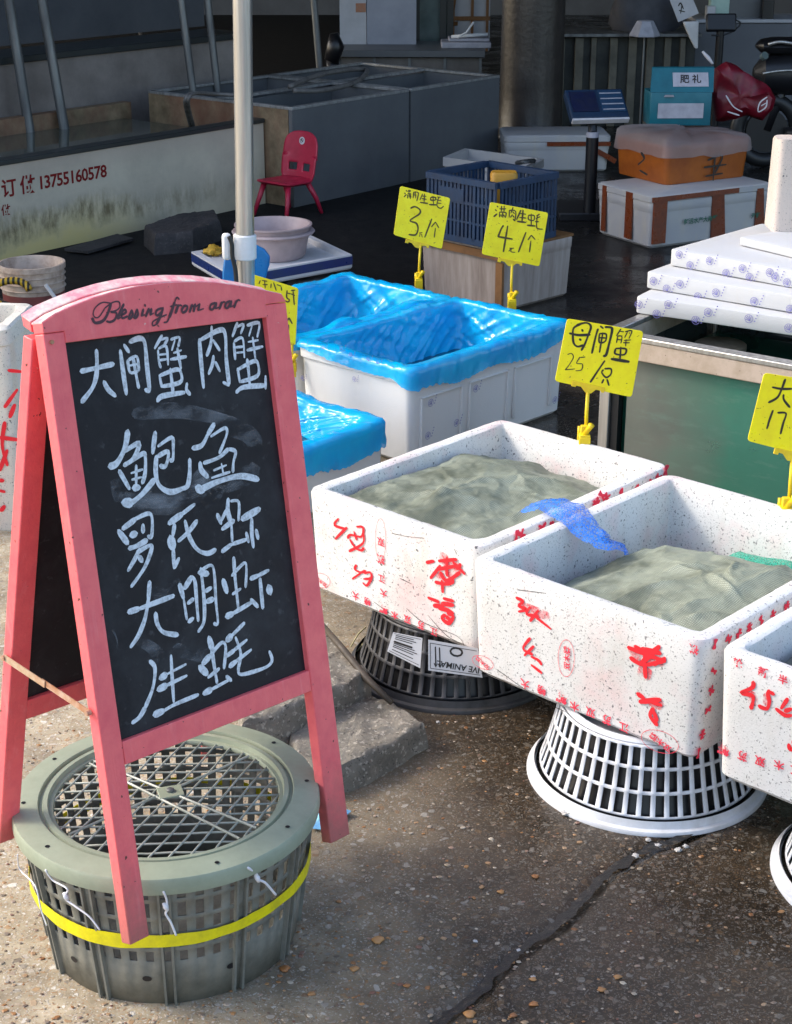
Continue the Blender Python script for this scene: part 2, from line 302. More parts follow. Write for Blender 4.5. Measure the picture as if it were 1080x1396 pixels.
M['bright'] = worn('white_cloth', (.80, .80, .80), (.7, .7, .7), .6, 9, .2)
M['bright_dim'] = worn('off_white_card', (.55, .55, .57), (.45, .45, .47), .6, 9, .1)
M['mint'] = worn('mint_card', (.42, .58, .50), (.34, .48, .42), .6, 9, .1)
M['slat'] = worn('weathered_slat', (.15, .135, .10), (.08, .075, .055), .6, 6, .3)
M['slat_dark'] = worn('dark_slat_back', (.035, .037, .03), (.02, .022, .02), .6, 6, .2)
M['sheet_dark'] = worn('dark_grey_sack', (.055, .058, .07), (.035, .038, .05), .6, 8, .3)
def mk_cratepale():
    q = NB('pale_streaked_box'); n = q.noise(1.0, 5, .65, q.co((30, 30, 3))); q.base(q.mix(q.ramp(n, [(.35, 0), (.7, 1)]), (.40, .34, .30), (.24, .19, .16)), .7); q.bump(n, .2, .002); return q.m
M['crate_pale'] = mk_cratepale()
M['ochre'] = worn('ochre_plastic', (.50, .26, .02), (.34, .17, .015), .45, 12, .1)
M['blue_scale'] = worn('blue_scale_plastic', (.007, .028, .07), (.005, .02, .05), .6, 12, .05)
M['blue_keys'] = worn('blue_key_foil', (.010, .045, .10), (.008, .035, .08), .6, 30, .05)
def mk_crack_strip():
    q = NB('black_crack_strip'); n = q.noise(70, 5, .7); q.base(q.mix(q.ramp(n, [(.55, 0), (.7, 1)]), (.012, .010, .008), (.10, .08, .055)), .3); q.l(q.ramp(n, [(.22, .3), (.36, 1)]), q.b.inputs['Alpha']); q.bump(n, .6, .006); return q.m  # black, patchy strip for the line of the crack
M['grime'] = mk_crack_strip()
M['foam_lidm'] = mk_foam('foam_lid_dimmed', base=(.52, .53, .545), grime=.4)  # foam toned down: the weaker light on the lid tops put into the colour
M['navy_dark'] = worn('dark_scale_screen', (.006, .010, .045), (.005, .008, .03), .5, 20, .05)
M['rim_light'] = mk_steel('lit_steel_rim', (.42, .42, .41), (.22, .22, .21), .35, (30, 30, 3), .5)  # paler steel: the lit look of the tank rims put into the colour
M['water_murky'] = mk_glass('murky_tank_water', (.085, .095, .075), .96, .05)
def mk_neta():
    q = NB('thin_green_net'); q.base((.03, .42, .28), .5); f = q.ramp(q.voro(170, out='Distance', feature='DISTANCE_TO_EDGE'), [(.05, .9), (.16, .35)]); q.l(f, q.b.inputs['Alpha']); q.bump(q.noise(60, 4), .4, .003); return q.m
M['net_green2'] = mk_neta()

# ------------------------------------------------------------------ mesh helpers
class MB:
    def __init__(s): s.v = []; s.f = []
    def add(s, vs, fs):
        o = len(s.v); s.v += [tuple(x) for x in vs]; s.f += [tuple(i + o for i in f) for f in fs]; return s
    def box(s, c, d, rot=0.0, m=None):
        hx, hy, hz = d[0] / 2, d[1] / 2, d[2] / 2; R = Matrix.Rotation(rot, 3, 'Z') if m is None else m
        vs = [Vector(c) + R @ Vector((x * hx, y * hy, z * hz)) for z in (-1, 1) for x, y in ((-1, -1), (1, -1), (1, 1), (-1, 1))]
        return s.add(vs, [(3, 2, 1, 0), (4, 5, 6, 7), (0, 1, 5, 4), (1, 2, 6, 5), (2, 3, 7, 6), (3, 0, 4, 7)])
    def loft(s, loops, cap0=False, cap1=False, closed=True):
        n = len(loops[0]); vs = [p for l in loops for p in l]; fs = []
        for i in range(len(loops) - 1):
            for j in range(n if closed else n - 1):
                a = i * n + j; b = i * n + (j + 1) % n; fs.append((a, b, b + n, a + n))
        if cap0: fs.append(tuple(reversed(range(n))))
        if cap1: fs.append(tuple(range((len(loops) - 1) * n, len(loops) * n)))
        return s.add(vs, fs)
    def tube(s, pts, r, n=10, cap=True):
        pts = [Vector(p) for p in pts]; loops = []; up = None
        for i, p in enumerate(pts):
            t = (pts[min(i + 1, len(pts) - 1)] - pts[max(i - 1, 0)]).normalized()
            if up is None: up = t.orthogonal().normalized()
            up = (up - t * up.dot(t)).normalized(); sd = t.cross(up); rr = r[i] if isinstance(r, (list, tuple)) else r
            loops.append([p + up * (math.cos(a) * rr) + sd * (math.sin(a) * rr) for a in [2 * math.pi * k / n for k in range(n)]])
        return s.loft(loops, cap, cap)
    def lathe(s, prof, n=48, c=(0, 0, 0), cap0=False, cap1=False, a0=0, a1=2 * math.pi):
        return s.loft([[Vector(c) + Vector((math.cos(2 * math.pi * k / n) * r, math.sin(2 * math.pi * k / n) * r, z)) for k in range(n)] for r, z in prof], cap0, cap1)
    def prism(s, poly, vec):
        """closed polygon (3D points) pushed along vec"""
        n = len(poly); vs = [Vector(p) for p in poly] + [Vector(p) + Vector(vec) for p in poly]
        fs = [tuple(range(n)), tuple(reversed(range(n, 2 * n)))] + [(i, i + n, (i + 1) % n + n, (i + 1) % n) for i in range(n)]
        return s.add(vs, fs)
    def shift(s, d): s.v = [tuple(Vector(p) + Vector(d)) for p in s.v]; return s
def build(name, mb, mat, parent=None, smooth=False, bevel=0, world=False, solid=0, fix=True):
    """links a mesh; world=True says the vertices are in world space and the parent is unrotated"""
    me = bpy.data.meshes.new(name); me.from_pydata(mb.v, [], mb.f); me.validate(verbose=False)
    if fix:
        b = bmesh.new(); b.from_mesh(me); bmesh.ops.recalc_face_normals(b, faces=b.faces); b.to_mesh(me); b.free()
    o = bpy.data.objects.new(name, me); COL.objects.link(o)
    if isinstance(mat, (list, tuple)):
        for m_ in mat: me.materials.append(m_)
    else: me.materials.append(mat)
    if parent is not None:
        o.parent = parent
        if world: o.location = -parent.location
    if smooth:
        for p in me.polygons: p.use_smooth = True
        if smooth != 'all': me.set_sharp_from_angle(angle=math.radians(38))
    if bevel:
        md = o.modifiers.new('bevel', 'BEVEL'); md.width = bevel; md.segments = 2; md.limit_method = 'ANGLE'; md.angle_limit = math.radians(40); md.harden_normals = False
        for p in me.polygons: p.use_smooth = True
        me.set_sharp_from_angle(angle=math.radians(50))
    if solid:
        md = o.modifiers.new('solid', 'SOLIDIFY'); md.thickness = abs(solid); md.offset = -1 if solid > 0 else 1
    return o
def thing(name, label, cat, loc=(0, 0, 0), rz=0.0, group=None):
    o = bpy.data.objects.new(name, None); COL.objects.link(o); o.location = loc; o.rotation_euler = (0, 0, rz); o.empty_display_size = .05
    o['label'] = label; o['category'] = cat
    if group: o['group'] = group
    return o
def tag(o, label, cat=None, group=None, kind=None):
    o['label'] = label
    if cat: o['category'] = cat
    if group: o['group'] = group
    if kind: o['kind'] = kind
    return o
def struct(name, mb, mat, label=None, **kw):
    o = build(name, mb, mat, **kw); o['kind'] = 'structure'
    if label: o['label'] = label
    return o
def rr(w, d, r, z, n=4, cx=0.0, cy=0.0):
    """rounded rectangle loop, w along x, d along y, centred on cx, cy"""
    out = []
    for (sx, sy, a0) in ((1, -1, -90), (1, 1, 0), (-1, 1, 90), (-1, -1, 180)):
        for k in range(n + 1):
            a = math.radians(a0 + 90 * k / n); out.append(Vector((cx + sx * (w / 2 - r) + math.cos(a) * r, cy + sy * (d / 2 - r) + math.sin(a) * r, z)))
    return out
def fbm(p, o=4): return noise.fractal(Vector(p), 1.0, 2.0, o)
def ks_of(l, step=.02): return [max(1, int(round((l[(i + 1) % len(l)] - p).length / step))) for i, p in enumerate(l)]
def facet(p, s):
    d = noise.voronoi(Vector(p) * s)[0]; return min(d[1] - d[0], .6)
def catmull(pts, k=6):
    if len(pts) < 3: return [tuple(p) for p in pts]
    P_ = [pts[0]] + list(pts) + [pts[-1]]; out = []
    for i in range(1, len(P_) - 2):
        for j in range(k):
            t = j / k; a, b, c, d = P_[i - 1:i + 3]
            out.append(tuple(.5 * ((2 * b[m]) + (-a[m] + c[m]) * t + (2 * a[m] - 5 * b[m] + 4 * c[m] - d[m]) * t * t + (-a[m] + 3 * b[m] - 3 * c[m] + d[m]) * t ** 3) for m in range(len(b))))
    out.append(tuple(pts[-1])); return out
def ribbon(mb, pts3, wid, nrm, eps):
    """flat brush stroke through 3D points lying on a plane with normal nrm; wid list"""
    pts = [Vector(p) + nrm * eps for p in pts3]; n = len(pts); L = []; R_ = []
    for i, p in enumerate(pts):
        t = pts[min(i + 1, n - 1)] - pts[max(i - 1, 0)]
        if t.length < 1e-7: t = Vector((1, 0, 0))
        t.normalize(); sd = t.cross(nrm).normalized(); L.append(p + sd * wid[i] / 2); R_.append(p - sd * wid[i] / 2)
    t0 = (pts[1] - pts[0]).normalized(); t1 = (pts[-1] - pts[-2]).normalized()
    mb.add(L + R_ + [pts[0] - t0 * wid[0] * .4, pts[-1] + t1 * wid[-1] * .4], [(i, i + 1, n + i + 1, n + i) for i in range(n - 1)] + [(2 * n, 0, n), (2 * n + 1, 2 * n - 1, n - 1)])
def strokes(mb, data, org, sc, p0, nrm, w, eps0=.0004, var=.3, smooth=True, deps=.00002, head=.0):
    """data: strokes in enlarged-photo units (origin org, scale sc) laid on the plane (p0, nrm); w in metres"""
    rg = random.Random(len(data) * 31 + int(org[0]))
    for k, st in enumerate(data):
        ww = w
        if isinstance(st, tuple) and isinstance(st[0], (int, float)) and isinstance(st[1], list): ww = w * st[0]; st = st[1]
        pts = [(org[0] + x / sc, org[1] + y / sc) for x, y in st]
        if smooth: pts = catmull(pts, 5)
        if len(pts) == 2: pts = [tuple(pts[0][i] * (1 - t) + pts[1][i] * t for i in (0, 1)) for t in (0, .25, .5, .75, 1)]
        n = len(pts); ph = rg.random() * 6
        wl = [ww * (1 + var * math.sin(ph + i * .55) * .6 + head * (1 - i / n)) * (.75 if i in (0, n - 1) else 1) for i in range(n)]
        ribbon(mb, [at_pl(x, y, p0, nrm) for x, y in pts], wl, nrm, eps0 + k * deps)
def text_mb(s, size):
    cu = bpy.data.curves.new('t', 'FONT'); cu.body = s; cu.size = size; cu.align_x = 'CENTER'; cu.align_y = 'CENTER'; cu.resolution_u = 2; cu.offset = size * .022
    o = bpy.data.objects.new('t', cu); COL.objects.link(o); dg = bpy.context.evaluated_depsgraph_get(); me = bpy.data.meshes.new_from_object(o.evaluated_get(dg))
    mb = MB(); mb.add([v.co.copy() for v in me.vertices], [tuple(p.vertices) for p in me.polygons])
    bpy.data.objects.remove(o); bpy.data.curves.remove(cu); bpy.data.meshes.remove(me); return mb
def place_text(mb, s, size, c, ex, ey, nrm, eps=.0006):
    t = text_mb(s, size); c = Vector(c); mb.add([c + ex * v[0] + ey * v[1] + nrm * eps for v in t.v], t.f)

# ------------------------------------------------------------------ the ground
CRACK = [at_z(x, y) for x, y in ((560, 1440), (600, 1396), (645, 1362), (700, 1305), (760, 1262), (800, 1222), (832, 1190), (890, 1156), (925, 1146), (1000, 1100), (1080, 1060))]
def seg_d(x, y):
    best = 9
    for a, b in zip(CRACK, CRACK[1:]):
        dx, dy = b.x - a.x, b.y - a.y; t = max(0, min(1, ((x - a.x) * dx + (y - a.y) * dy) / (dx * dx + dy * dy))); best = min(best, math.hypot(x - a.x - t * dx, y - a.y - t * dy))
    return best
def axis(dense0, dense1, step, far0, far1):
    a = [dense0 + step * i for i in range(int(round((dense1 - dense0) / step)) + 1)]; s = step; lo = dense0
    while lo > far0: s *= 1.35; lo -= s; a.insert(0, lo)
    s = step; hi = a[-1]
    while hi < far1: s *= 1.35; hi += s; a.append(hi)
    return a
gx = axis(-1.3, 1.7, .011, -60, 60); gy = axis(1.7, 4.0, .011, -20, 90)
def ground_z(x, y):
    if not (-1.4 < x < 1.8 and 1.6 < y < 4.2): return .0
    z = .0012 * fbm((x * 9, y * 9, 0)) + .0009 * fbm((x * 40, y * 40, 3))
    d = seg_d(x, y) + .006 * fbm((x * 30, y * 30, 7)); wd = .011 + .006 * fbm((x * 5, y * 5, 1))
    if d < wd * 1.8: z -= .007 * max(0, min(1, (wd * 1.8 - d) / wd))
    return z
mb = MB(); nx = len(gx)
mb.add([(x, y, ground_z(x, y)) for y in gy for x in gx], [(j * nx + i, j * nx + i + 1, (j + 1) * nx + i + 1, (j + 1) * nx + i) for j in range(len(gy) - 1) for i in range(nx - 1)])
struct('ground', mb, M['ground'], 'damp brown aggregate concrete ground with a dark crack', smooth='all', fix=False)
mb = MB(); cp_ = catmull([tuple(p) for p in CRACK], 14); pv = [Vector(p) for p in cp_]; Lp, Rp = [], []
for i, p in enumerate(pv):
    t = (pv[min(i + 1, len(pv) - 1)] - pv[max(i - 1, 0)]).normalized(); sd = Vector((-t.y, t.x, 0)); wv = .0085 + .006 * noise.noise((i * .21, 1, 0)) + .004 * noise.noise((i * .9, 5, 0)); o_ = .006 * noise.noise((i * .3, 9, 0))
    Lp.append(p + sd * (wv + o_) + Vector((0, 0, .0035))); Rp.append(p - sd * (wv - o_) + Vector((0, 0, .0035)))
mb.loft([Lp, Rp], closed=False)
tag(build('crack_strip', mb, M['grime'], fix=False), 'black strip laid along the crack in the concrete', None, None, 'stuff')
mb = MB(); rg = random.Random(5)
def stone(mb, c, r, sq=.5, n=6, rg=rg):
    ph = rg.random() * 6; loops = []
    for k, (f, h) in enumerate(((.75, -.3), (1, .25), (.72, .8))):
        loops.append([Vector(c) + Vector((math.cos(ph + 2 * math.pi * i / n) * r * f * (1 + .25 * math.sin(i * 2.3 + ph)), math.sin(ph + 2 * math.pi * i / n) * r * .8 * f * (1 + .25 * math.cos(i * 1.7 + ph)), h * r * sq)) for i in range(n)])
    mb.loft(loops, True, True)
for k in range(4200):
    px = rg.uniform(-40, 1120); py = rg.uniform(880, 1430)
    if rg.random() > .25 + .75 * (1 - px / 1100): continue
    p = at_z(px, py); r = rg.choice((.0018, .0022, .003, .003, .0045)) * rg.uniform(.7, 1.3); stone(mb, (p.x, p.y, 0), r)
tag(build('gravel', mb, M['pebble']), 'small loose grit and pebbles bedded in the concrete', None, None, 'stuff')
for (px, py, r) in ((388, 1322, .0095), (515, 1283, .0115), (683, 1217, .0065), (483, 1322, .008), (425, 1356, .007), (640, 1384, .0105), (728, 1370, .008), (842, 1333, .007), (462, 1230, .005), (730, 1196, .007), (555, 1345, .006), (727, 1336, .006), (820, 1350, .007), (700, 1385, .006)):
    p = at_z(px, py); m_ = MB(); stone(m_, (0, 0, 0), r, .45, 9); o = build('pebble', m_, M['pebble_orange'], smooth='all'); o.location = (p.x, p.y, .001)
    tag(o, 'smooth orange brown pebble lying on the wet concrete', 'pebble', 'orange pebbles on the ground')

# ------------------------------------------------------------------ foam boxes
def face_plane(root, W, D, H, t, which='front'):
    Mx = root.matrix_basis
    if which == 'front': p = Vector((0, -D / 2, H)); n = Vector((0, -H, -t))
    elif which == 'right': p = Vector((W / 2, 0, H)); n = Vector((H, 0, -t))
    elif which == 'left': p = Vector((-W / 2, 0, H)); n = Vector((-H, 0, -t))
    R = Mx.to_3x3(); return Mx @ p, (R @ n).normalized(), (R @ Vector((1, 0, 0))), (R @ Vector((0, -t, H))).normalized()
def rough_loop(l, amp, seed, sc=22):
    return [p + Vector((fbm((p.x * sc, p.y * sc, seed)), fbm((p.y * sc, p.x * sc, seed + 3)), fbm((p.x * sc, p.y * sc, seed + 6)))) * amp for p in l]
def dense(l, step=.02, ks=None):
    out = []
    for i, p in enumerate(l):
        q = l[(i + 1) % len(l)]; k = ks[i] if ks else max(1, int((q - p).length / step)); out += [p.lerp(q, j / k) for j in range(k)]
    return out
def foam_box(name, label, corner, yaw, W, D, H, zb, mat, wall=.034, t=.012, r=.028, cat='foam box', group=None, lip=.0, panels=False, floor=.03, amp=.0009, seed=1):
    c = Vector((corner[0], corner[1], zb)) + Matrix.Rotation(yaw, 3, 'Z') @ Vector((W / 2, D / 2, 0))
    root = thing(name, label, cat, c, yaw, group)
    KS = ks_of(rr(W, D, r, 0))
    def L2(inset, z): return rough_loop(dense(rr(W - 2 * inset, D - 2 * inset, r - .006, z), ks=KS), .0022, seed + 4, 30)
    def L(inset, z, rad=r): return rough_loop(dense(rr(W - 2 * inset, D - 2 * inset, max(rad - inset * .6, .006), z), ks=KS), amp, seed)
    tz = lambda z: t * (1 - z / H) + (lip if z < H - .045 else 0)
    lp = [L(t + .012 + lip, 0), L(tz(.012), .012), L(tz(H * .35), H * .35), L(tz(H * .6), H * .6), *([L(tz(H - .052), H - .052), L(tz(H - .047), H - .047), L(tz(H - .043), H - .043)] if lip else []), L(tz(H - .008), H - .008), L(.003, H - .002), L2(.009, H), L2(wall - .008, H), L(wall - .002, H - .003), L(wall, H - .010), L(wall + t * .6, H * .4), L(wall + t, floor + .01), L(wall + t + .012, floor)]
    m = MB(); m.loft(lp, True, True); build('body', m, mat, root, smooth=True, fix=False)
    if panels:
        for sx in (0,):
            m = MB(); zz0, zz1 = .04, H - .09
            for k in range(3):
                y0 = -D / 2 + .05 + k * (D - .1) / 3; y1 = y0 + (D - .1) / 3 - .03
                for (a, b, c_, d) in ((y0, y1, zz1 - .006, zz1), (y0, y0 + .006, zz0, zz1), (y1 - .006, y1, zz0, zz1)):
                    m.box((W / 2 - lip - .004, (a + b) / 2, (c_ + d) / 2), (.012, b - a, d - c_))
            build('side_rib', m, mat, root, bevel=.002)
    root['dims'] = (W, D, H, t, wall)
    bpy.context.view_layer.update(); return root
YAW = -.747
boxA_ = dict(W=.492, D=.654, H=.239)
b1 = foam_box('foam_box', 'speckled white foam box holding a grey green sack, under the tag priced 25', (-.193, 3.288), YAW, .488, .654, .239, .16, M['foam_dirty2'], seed=2)
b2 = foam_box('foam_box', 'heavily speckled white foam box resting on the white basket, between two other boxes', (.139, 2.892), -.755, .53, .66, .245, .16, M['foam_dirty'], seed=5)
b3 = foam_box('foam_box', 'clean white foam box marked 25 in red, cut by the right edge of the photo', (.541, 2.497), -.745, .53, .66, .25, .16, M['foam_used'], seed=8)
# hand-painted and printed marks on the fronts
def marks(root, sets):
    W, D, H, t, wl = root['dims']
    for name, which, mat, data, org, sc, w, kw in sets:
        p0, n, ex, ey = face_plane(root, W, D, H, t, which); mb = MB(); strokes(mb, data, org, sc, p0, n, w, eps0=kw.pop('eps0', .0045) - .0030, **kw)
        mb.shift(-Vector(root.location)); Ri = Matrix.Rotation(-root.rotation_euler.z, 3, 'Z'); mb.v = [tuple(Ri @ Vector(v)) for v in mb.v]
        build(name, mb, mat, root, fix=False)
def stamps(root, which, items, org, sc, size, mat, rot=math.pi, name='printed_characters'):
    W, D, H, t, wl = root['dims']; p0, n, ex, ey = face_plane(root, W, D, H, t, which); mb = MB()
    for ch, x, y, *r_ in items:
        a = r_[0] if r_ else rot; s_ = r_[1] if len(r_) > 1 else 1
        c = at_pl(org[0] + x / sc, org[1] + y / sc, p0, n); place_text(mb, ch, size * s_, c, ex * math.cos(a) + ey * math.sin(a), -ex * math.sin(a) + ey * math.cos(a), n, .0019)
    mb.shift(-Vector(root.location)); Ri = Matrix.Rotation(-root.rotation_euler.z, 3, 'Z'); mb.v = [tuple(Ri @ Vector(v)) for v in mb.v]
    build(name, mb, mat, root, fix=False)
def ellipse(cx, cy, rx, ry, a=0, n=18): return [(cx + rx * math.cos(t) * math.cos(a) - ry * math.sin(t) * math.sin(a), cy + rx * math.cos(t) * math.sin(a) + ry * math.sin(t) * math.cos(a)) for t in [2 * math.pi * k / n for k in range(n + 1)]]
O1, S1 = (410, 660), 4.5
hand1 = [[(235, 210), (210, 250), (285, 275)], [(285, 265), (215, 335)], [(345, 260), (385, 265), (375, 320), (310, 310), (290, 330)], [(330, 290), (345, 340)], [(385, 290), (385, 360), (300, 410)], [(305, 340), (340, 390), (375, 405), (390, 390)],
         [(345, 495), (335, 520), (370, 540), (400, 530)], [(370, 545), (320, 580)], [(395, 545), (430, 540), (435, 575), (390, 580)], [(385, 605), (410, 620), (440, 570)]]
big1 = [[(775, 480), (820, 470)], [(850, 470), (960, 460)], [(900, 450), (900, 560)], [(860, 500), (800, 575)], [(940, 480), (1010, 550)], [(850, 520), (960, 500)], [(860, 540), (900, 590), (980, 540)], [(830, 600), (900, 610), (940, 590)], [(870, 590), (875, 660)], [(960, 520), (985, 490)],
        [(785, 695), (850, 720)], [(820, 745), (880, 745)], [(880, 700), (940, 715)], [(870, 730), (940, 740)], [(850, 760), (900, 770), (940, 790)], [(890, 800), (870, 820), (910, 850), (940, 810), (905, 790)], [(895, 810), (920, 830)]]
marks(b1, [('red_handwriting', 'front', M['redmark'], hand1, O1, S1, .0056, {}), ('red_handwriting', 'front', M['redmark'], big1, O1, S1, .0090, {'eps0': .0047}),
           ('red_smudge', 'front', M['spray'], [[(870, 430), (900, 500), (910, 560)], [(940, 470), (950, 560)], [(850, 560), (880, 620)]], O1, S1, .022, {'eps0': .0040}),
           ('printed_oval', 'front', M['redprint'], [ellipse(492, 340, 32, 130), ellipse(130, 590, 55, 42, .5)], O1, S1, .0009, {'eps0': .0042}),
           ('dirt_scratch', 'front', M['ink'], [[(650, 760), (760, 850), (960, 930), (1010, 1000)], [(780, 800), (900, 930), (1000, 980)], [(945, 395), (960, 430)], [(560, 300), (660, 320), (760, 330)], [(610, 575), (680, 610)], [(450, 720), (560, 800)], [(275, 450), (290, 470)]], O1, S1, .0011, {'eps0': .0043})])
stamps(b1, 'front', [('大', 340, 680), ('螃', 412, 715), ('蟹', 510, 755, math.pi, 1.3), ('木', 580, 800), ('双', 658, 825), ('苏', 740, 860), ('江', 820, 900), ('双', 495, 350), ('祺', 495, 455, math.pi, 1.15), ('江', 500, 575), ('大', 512, 665), ('双木牌', 128, 595, math.pi - .3, .6)], O1, S1, .0200, M['redprint'])
O2, S2 = (640, 780), 3.176
hand2 = [[(205, 110), (235, 125), (215, 145), (250, 160), (215, 170)], [(265, 150), (250, 180), (300, 190)], [(300, 165), (265, 210)], [(280, 185), (355, 245)], [(265, 285), (235, 330), (275, 355)], [(280, 320), (240, 360)], [(270, 365), (300, 380), (315, 400)], [(270, 400), (315, 435)]]
big2 = [[(690, 325), (850, 385)], [(825, 320), (740, 400)], [(720, 320), (790, 370)], [(750, 330), (830, 350)], [(700, 370), (760, 400), (850, 380)], [(760, 360), (765, 455)], [(800, 400), (850, 370)], [(730, 525), (760, 545)], [(740, 560), (830, 550)], [(790, 560), (835, 575)], [(800, 590), (785, 620), (815, 660)], [(800, 600), (815, 640)]]
marks(b2, [('red_handwriting', 'front', M['redmark'], hand2, O2, S2, .0062, {}), ('red_handwriting', 'front', M['redmark'], big2, O2, S2, .0090, {'eps0': .0047}),
           ('red_smudge', 'front', M['spray'], [[(700, 340), (770, 370), (840, 390)], [(220, 140), (340, 190)], [(740, 440), (780, 430)], [(780, 560), (830, 570)]], O2, S2, .024, {'eps0': .0040}),
           ('printed_oval', 'front', M['redprint'], [ellipse(421, 372, 35, 80), ellipse(827, 733, 84, 45, .35), ellipse(60, 390, 48, 26, .4)], O2, S2, .0010, {'eps0': .0042}),
           ('dirt_scratch', 'front', M['ink'], [[(210, 75), (330, 90)], [(120, 420), (300, 545), (420, 605)], [(40, 420), (190, 490)], [(112, 368), (124, 372)], [(372, 187), (380, 188)]], O2, S2, .0013, {'eps0': .0043})])
stamps(b2, 'front', [('大', 243, 480), ('螃', 315, 507), ('蟹', 400, 535, math.pi, 1.3), ('木', 458, 577), ('双', 527, 603), ('苏', 597, 635), ('江', 672, 668), ('双木牌', 427, 372, math.pi / 2, .75), ('双木牌', 830, 733, math.pi - .35, .75), ('双木牌', 60, 390, math.pi - .4, .55), ('祺', 975, 330, math.pi, .9)], O2, S2, .0215, M['redprint'])
O3, S3 = (960, 860), 5.583
marks(b3, [('red_handwriting', 'front', M['redmark'], [[(380, 385), (370, 430), (285, 470), (370, 490), (375, 540), (360, 590)], [(500, 450), (490, 480), (500, 540), (480, 590), (420, 570)], [(490, 455), (535, 480)], [(640, 515), (590, 590)], [(550, 590), (620, 640), (670, 640)], [(670, 590), (620, 610)], [(720, 520), (700, 620)], [(650, 860), (660, 900), (700, 880), (680, 840)]], O3, S3, .0072, {}),
           ('red_smudge', 'front', M['spray'], [[(300, 470), (370, 490), (370, 560)], [(480, 480), (480, 560)], [(130, 890), (170, 900)], [(410, 980), (450, 1000)]], O3, S3, .016, {'eps0': .0040})])
stamps(b3, 'front', [('蟹', 150, 890, math.pi, 1.25), ('苏', 295, 945), ('双', 430, 985), ('木', 575, 1015), ('轮', 262, 247, 0, .9), ('新', 455, 320, 0, 1.0), ('半', 605, 375, 0, .9), ('江', 700, 1060)], O3, S3, .0200, M['redprint'])
W, D, H, t, wl = b2['dims']
def side_blobs(root, pts, w):
    W, D, H, t, wl = root['dims']; p0, n, ex, ey = face_plane(root, W, D, H, t, 'right'); mb = MB(); rg = random.Random(3)
    for x, y in pts:
        c = at_pl(x, y, p0, n); ez = Vector((0, 0, 1)); eh = ez.cross(n).normalized()
        for k in range(4):
            a = rg.random() * 3; d = eh * math.cos(a) * w + ez * math.sin(a) * w; ribbon(mb, [c - d, c + d * .3, c + d], [w * .5] * 3, n, .0016 + k * .00003)
    mb.shift(-Vector(root.location)); Ri = Matrix.Rotation(-root.rotation_euler.z, 3, 'Z'); mb.v = [tuple(Ri @ Vector(v)) for v in mb.v]
    build('printed_characters', mb, M['redprint'], root, fix=False)
side_blobs(b2, [(640 + x / 2.4545, 780 + y / 2.4545) for x, y in ((820, 240), (866, 222), (900, 205), (935, 185), (975, 160), (1015, 140), (1060, 112), (816, 330), (808, 395), (797, 460), (778, 542), (765, 605))], .009)
side_blobs(b1, [(700 + x / 2.842, 400 + y / 2.842) for x, y in ((590, 685), (560, 715), (525, 740), (480, 760), (420, 775), (360, 790), (320, 810), (340, 780), (30, 935), (110, 905), (145, 905), (10, 940))], .012)

def sack(name, label, root, hfun, mat, seed, x0=None, x1=None, y0=None, y1=None, nx=110, ny=140, cat='sack'):
    W, D, H, t, wl = root['dims']; ix = W / 2 - wl - .004; iy = D / 2 - wl - .004
    x0 = -ix if x0 is None else x0; x1 = ix if x1 is None else x1; y0 = -iy if y0 is None else y0; y1 = iy if y1 is None else y1
    rf = random.Random(seed * 7); folds_ = []
    for k_ in range(13):
        a_ = rf.gauss(.9, .5); L_ = rf.uniform(.10, .26); cx_, cy_ = rf.uniform(x0, x1) * .8, rf.uniform(y0, y1) * .8
        folds_.append((cx_ - math.cos(a_) * L_ / 2, cy_ - math.sin(a_) * L_ / 2, cx_ + math.cos(a_) * L_ / 2, cy_ + math.sin(a_) * L_ / 2, rf.uniform(.006, .016), rf.uniform(.010, .026)))
    o = thing(name, label, cat, root.location, root.rotation_euler.z); m = MB(); vs = []
    for j in range(ny + 1):
        for i in range(nx + 1):
            u, v = i / nx, j / ny; x = x0 + (x1 - x0) * u; y = y0 + (y1 - y0) * v
            q = Vector((x, y, 0)); wx = x + .05 * fbm((x * 6, y * 6, seed)); wy = y + .05 * fbm((x * 6, y * 6, seed + 9))
            rid = 1 - abs(noise.noise((wx * 8 + wy * 5, wy * 3.2, seed + 2))) * 2.6; rid2 = 1 - abs(noise.noise((wx * 15 - wy * 11, wy * 7 + wx * 4, seed + 5))) * 2.4
            z = hfun(u, v, x, y) + .013 * facet((wx * 1.0 + seed, wy * .62, .0), 6.5) + .0045 * facet((wx + seed, wy * .7, .3), 17) + .003 * max(rid, 0) ** 3 + .009 * noise.noise((x * 8, y * 8, seed)) + .002 * fbm((x * 30, y * 30, seed)) + .0008 * fbm((x * 90, y * 90, seed))
            for (fx0, fy0, fx1, fy1, fh, fw) in folds_:
                dx, dy = fx1 - fx0, fy1 - fy0; tt = max(0, min(1, ((x - fx0) * dx + (y - fy0) * dy) / (dx * dx + dy * dy))); px_, py_ = x - fx0 - tt * dx, y - fy0 - tt * dy; dd = (px_ * dy - py_ * dx) / math.hypot(dx, dy) + .012 * math.sin(tt * 5 + fx0 * 40); al = math.hypot(px_, py_)
                z += fh * math.exp(-abs(dd) / (fw if dd > 0 else fw * .35)) * math.sin(math.pi * min(max(tt, .06), .94)) * math.exp(-max(0, al - abs(dd)) / .02)
            e = min(u, 1 - u, v, 1 - v) / .05
            if e < 1: z -= .03 * (1 - e) ** 2
            vs.append((x, y, max(z, .012)))
    n = nx + 1
    m.add(vs, [(j * n + i, j * n + i + 1, (j + 1) * n + i + 1, (j + 1) * n + i) for j in range(ny) for i in range(nx)])
    b_ = build('fabric', m, mat, o, smooth='all', fix=False); return o
def h1(u, v, x, y): return .203 + .012 * math.exp(-((u - .40) ** 2 + (v - .45) ** 2) / .06) - .050 * max(0, v - .70) / .30 + .006 * math.sin(u * 5) + .010 * (1 - v)
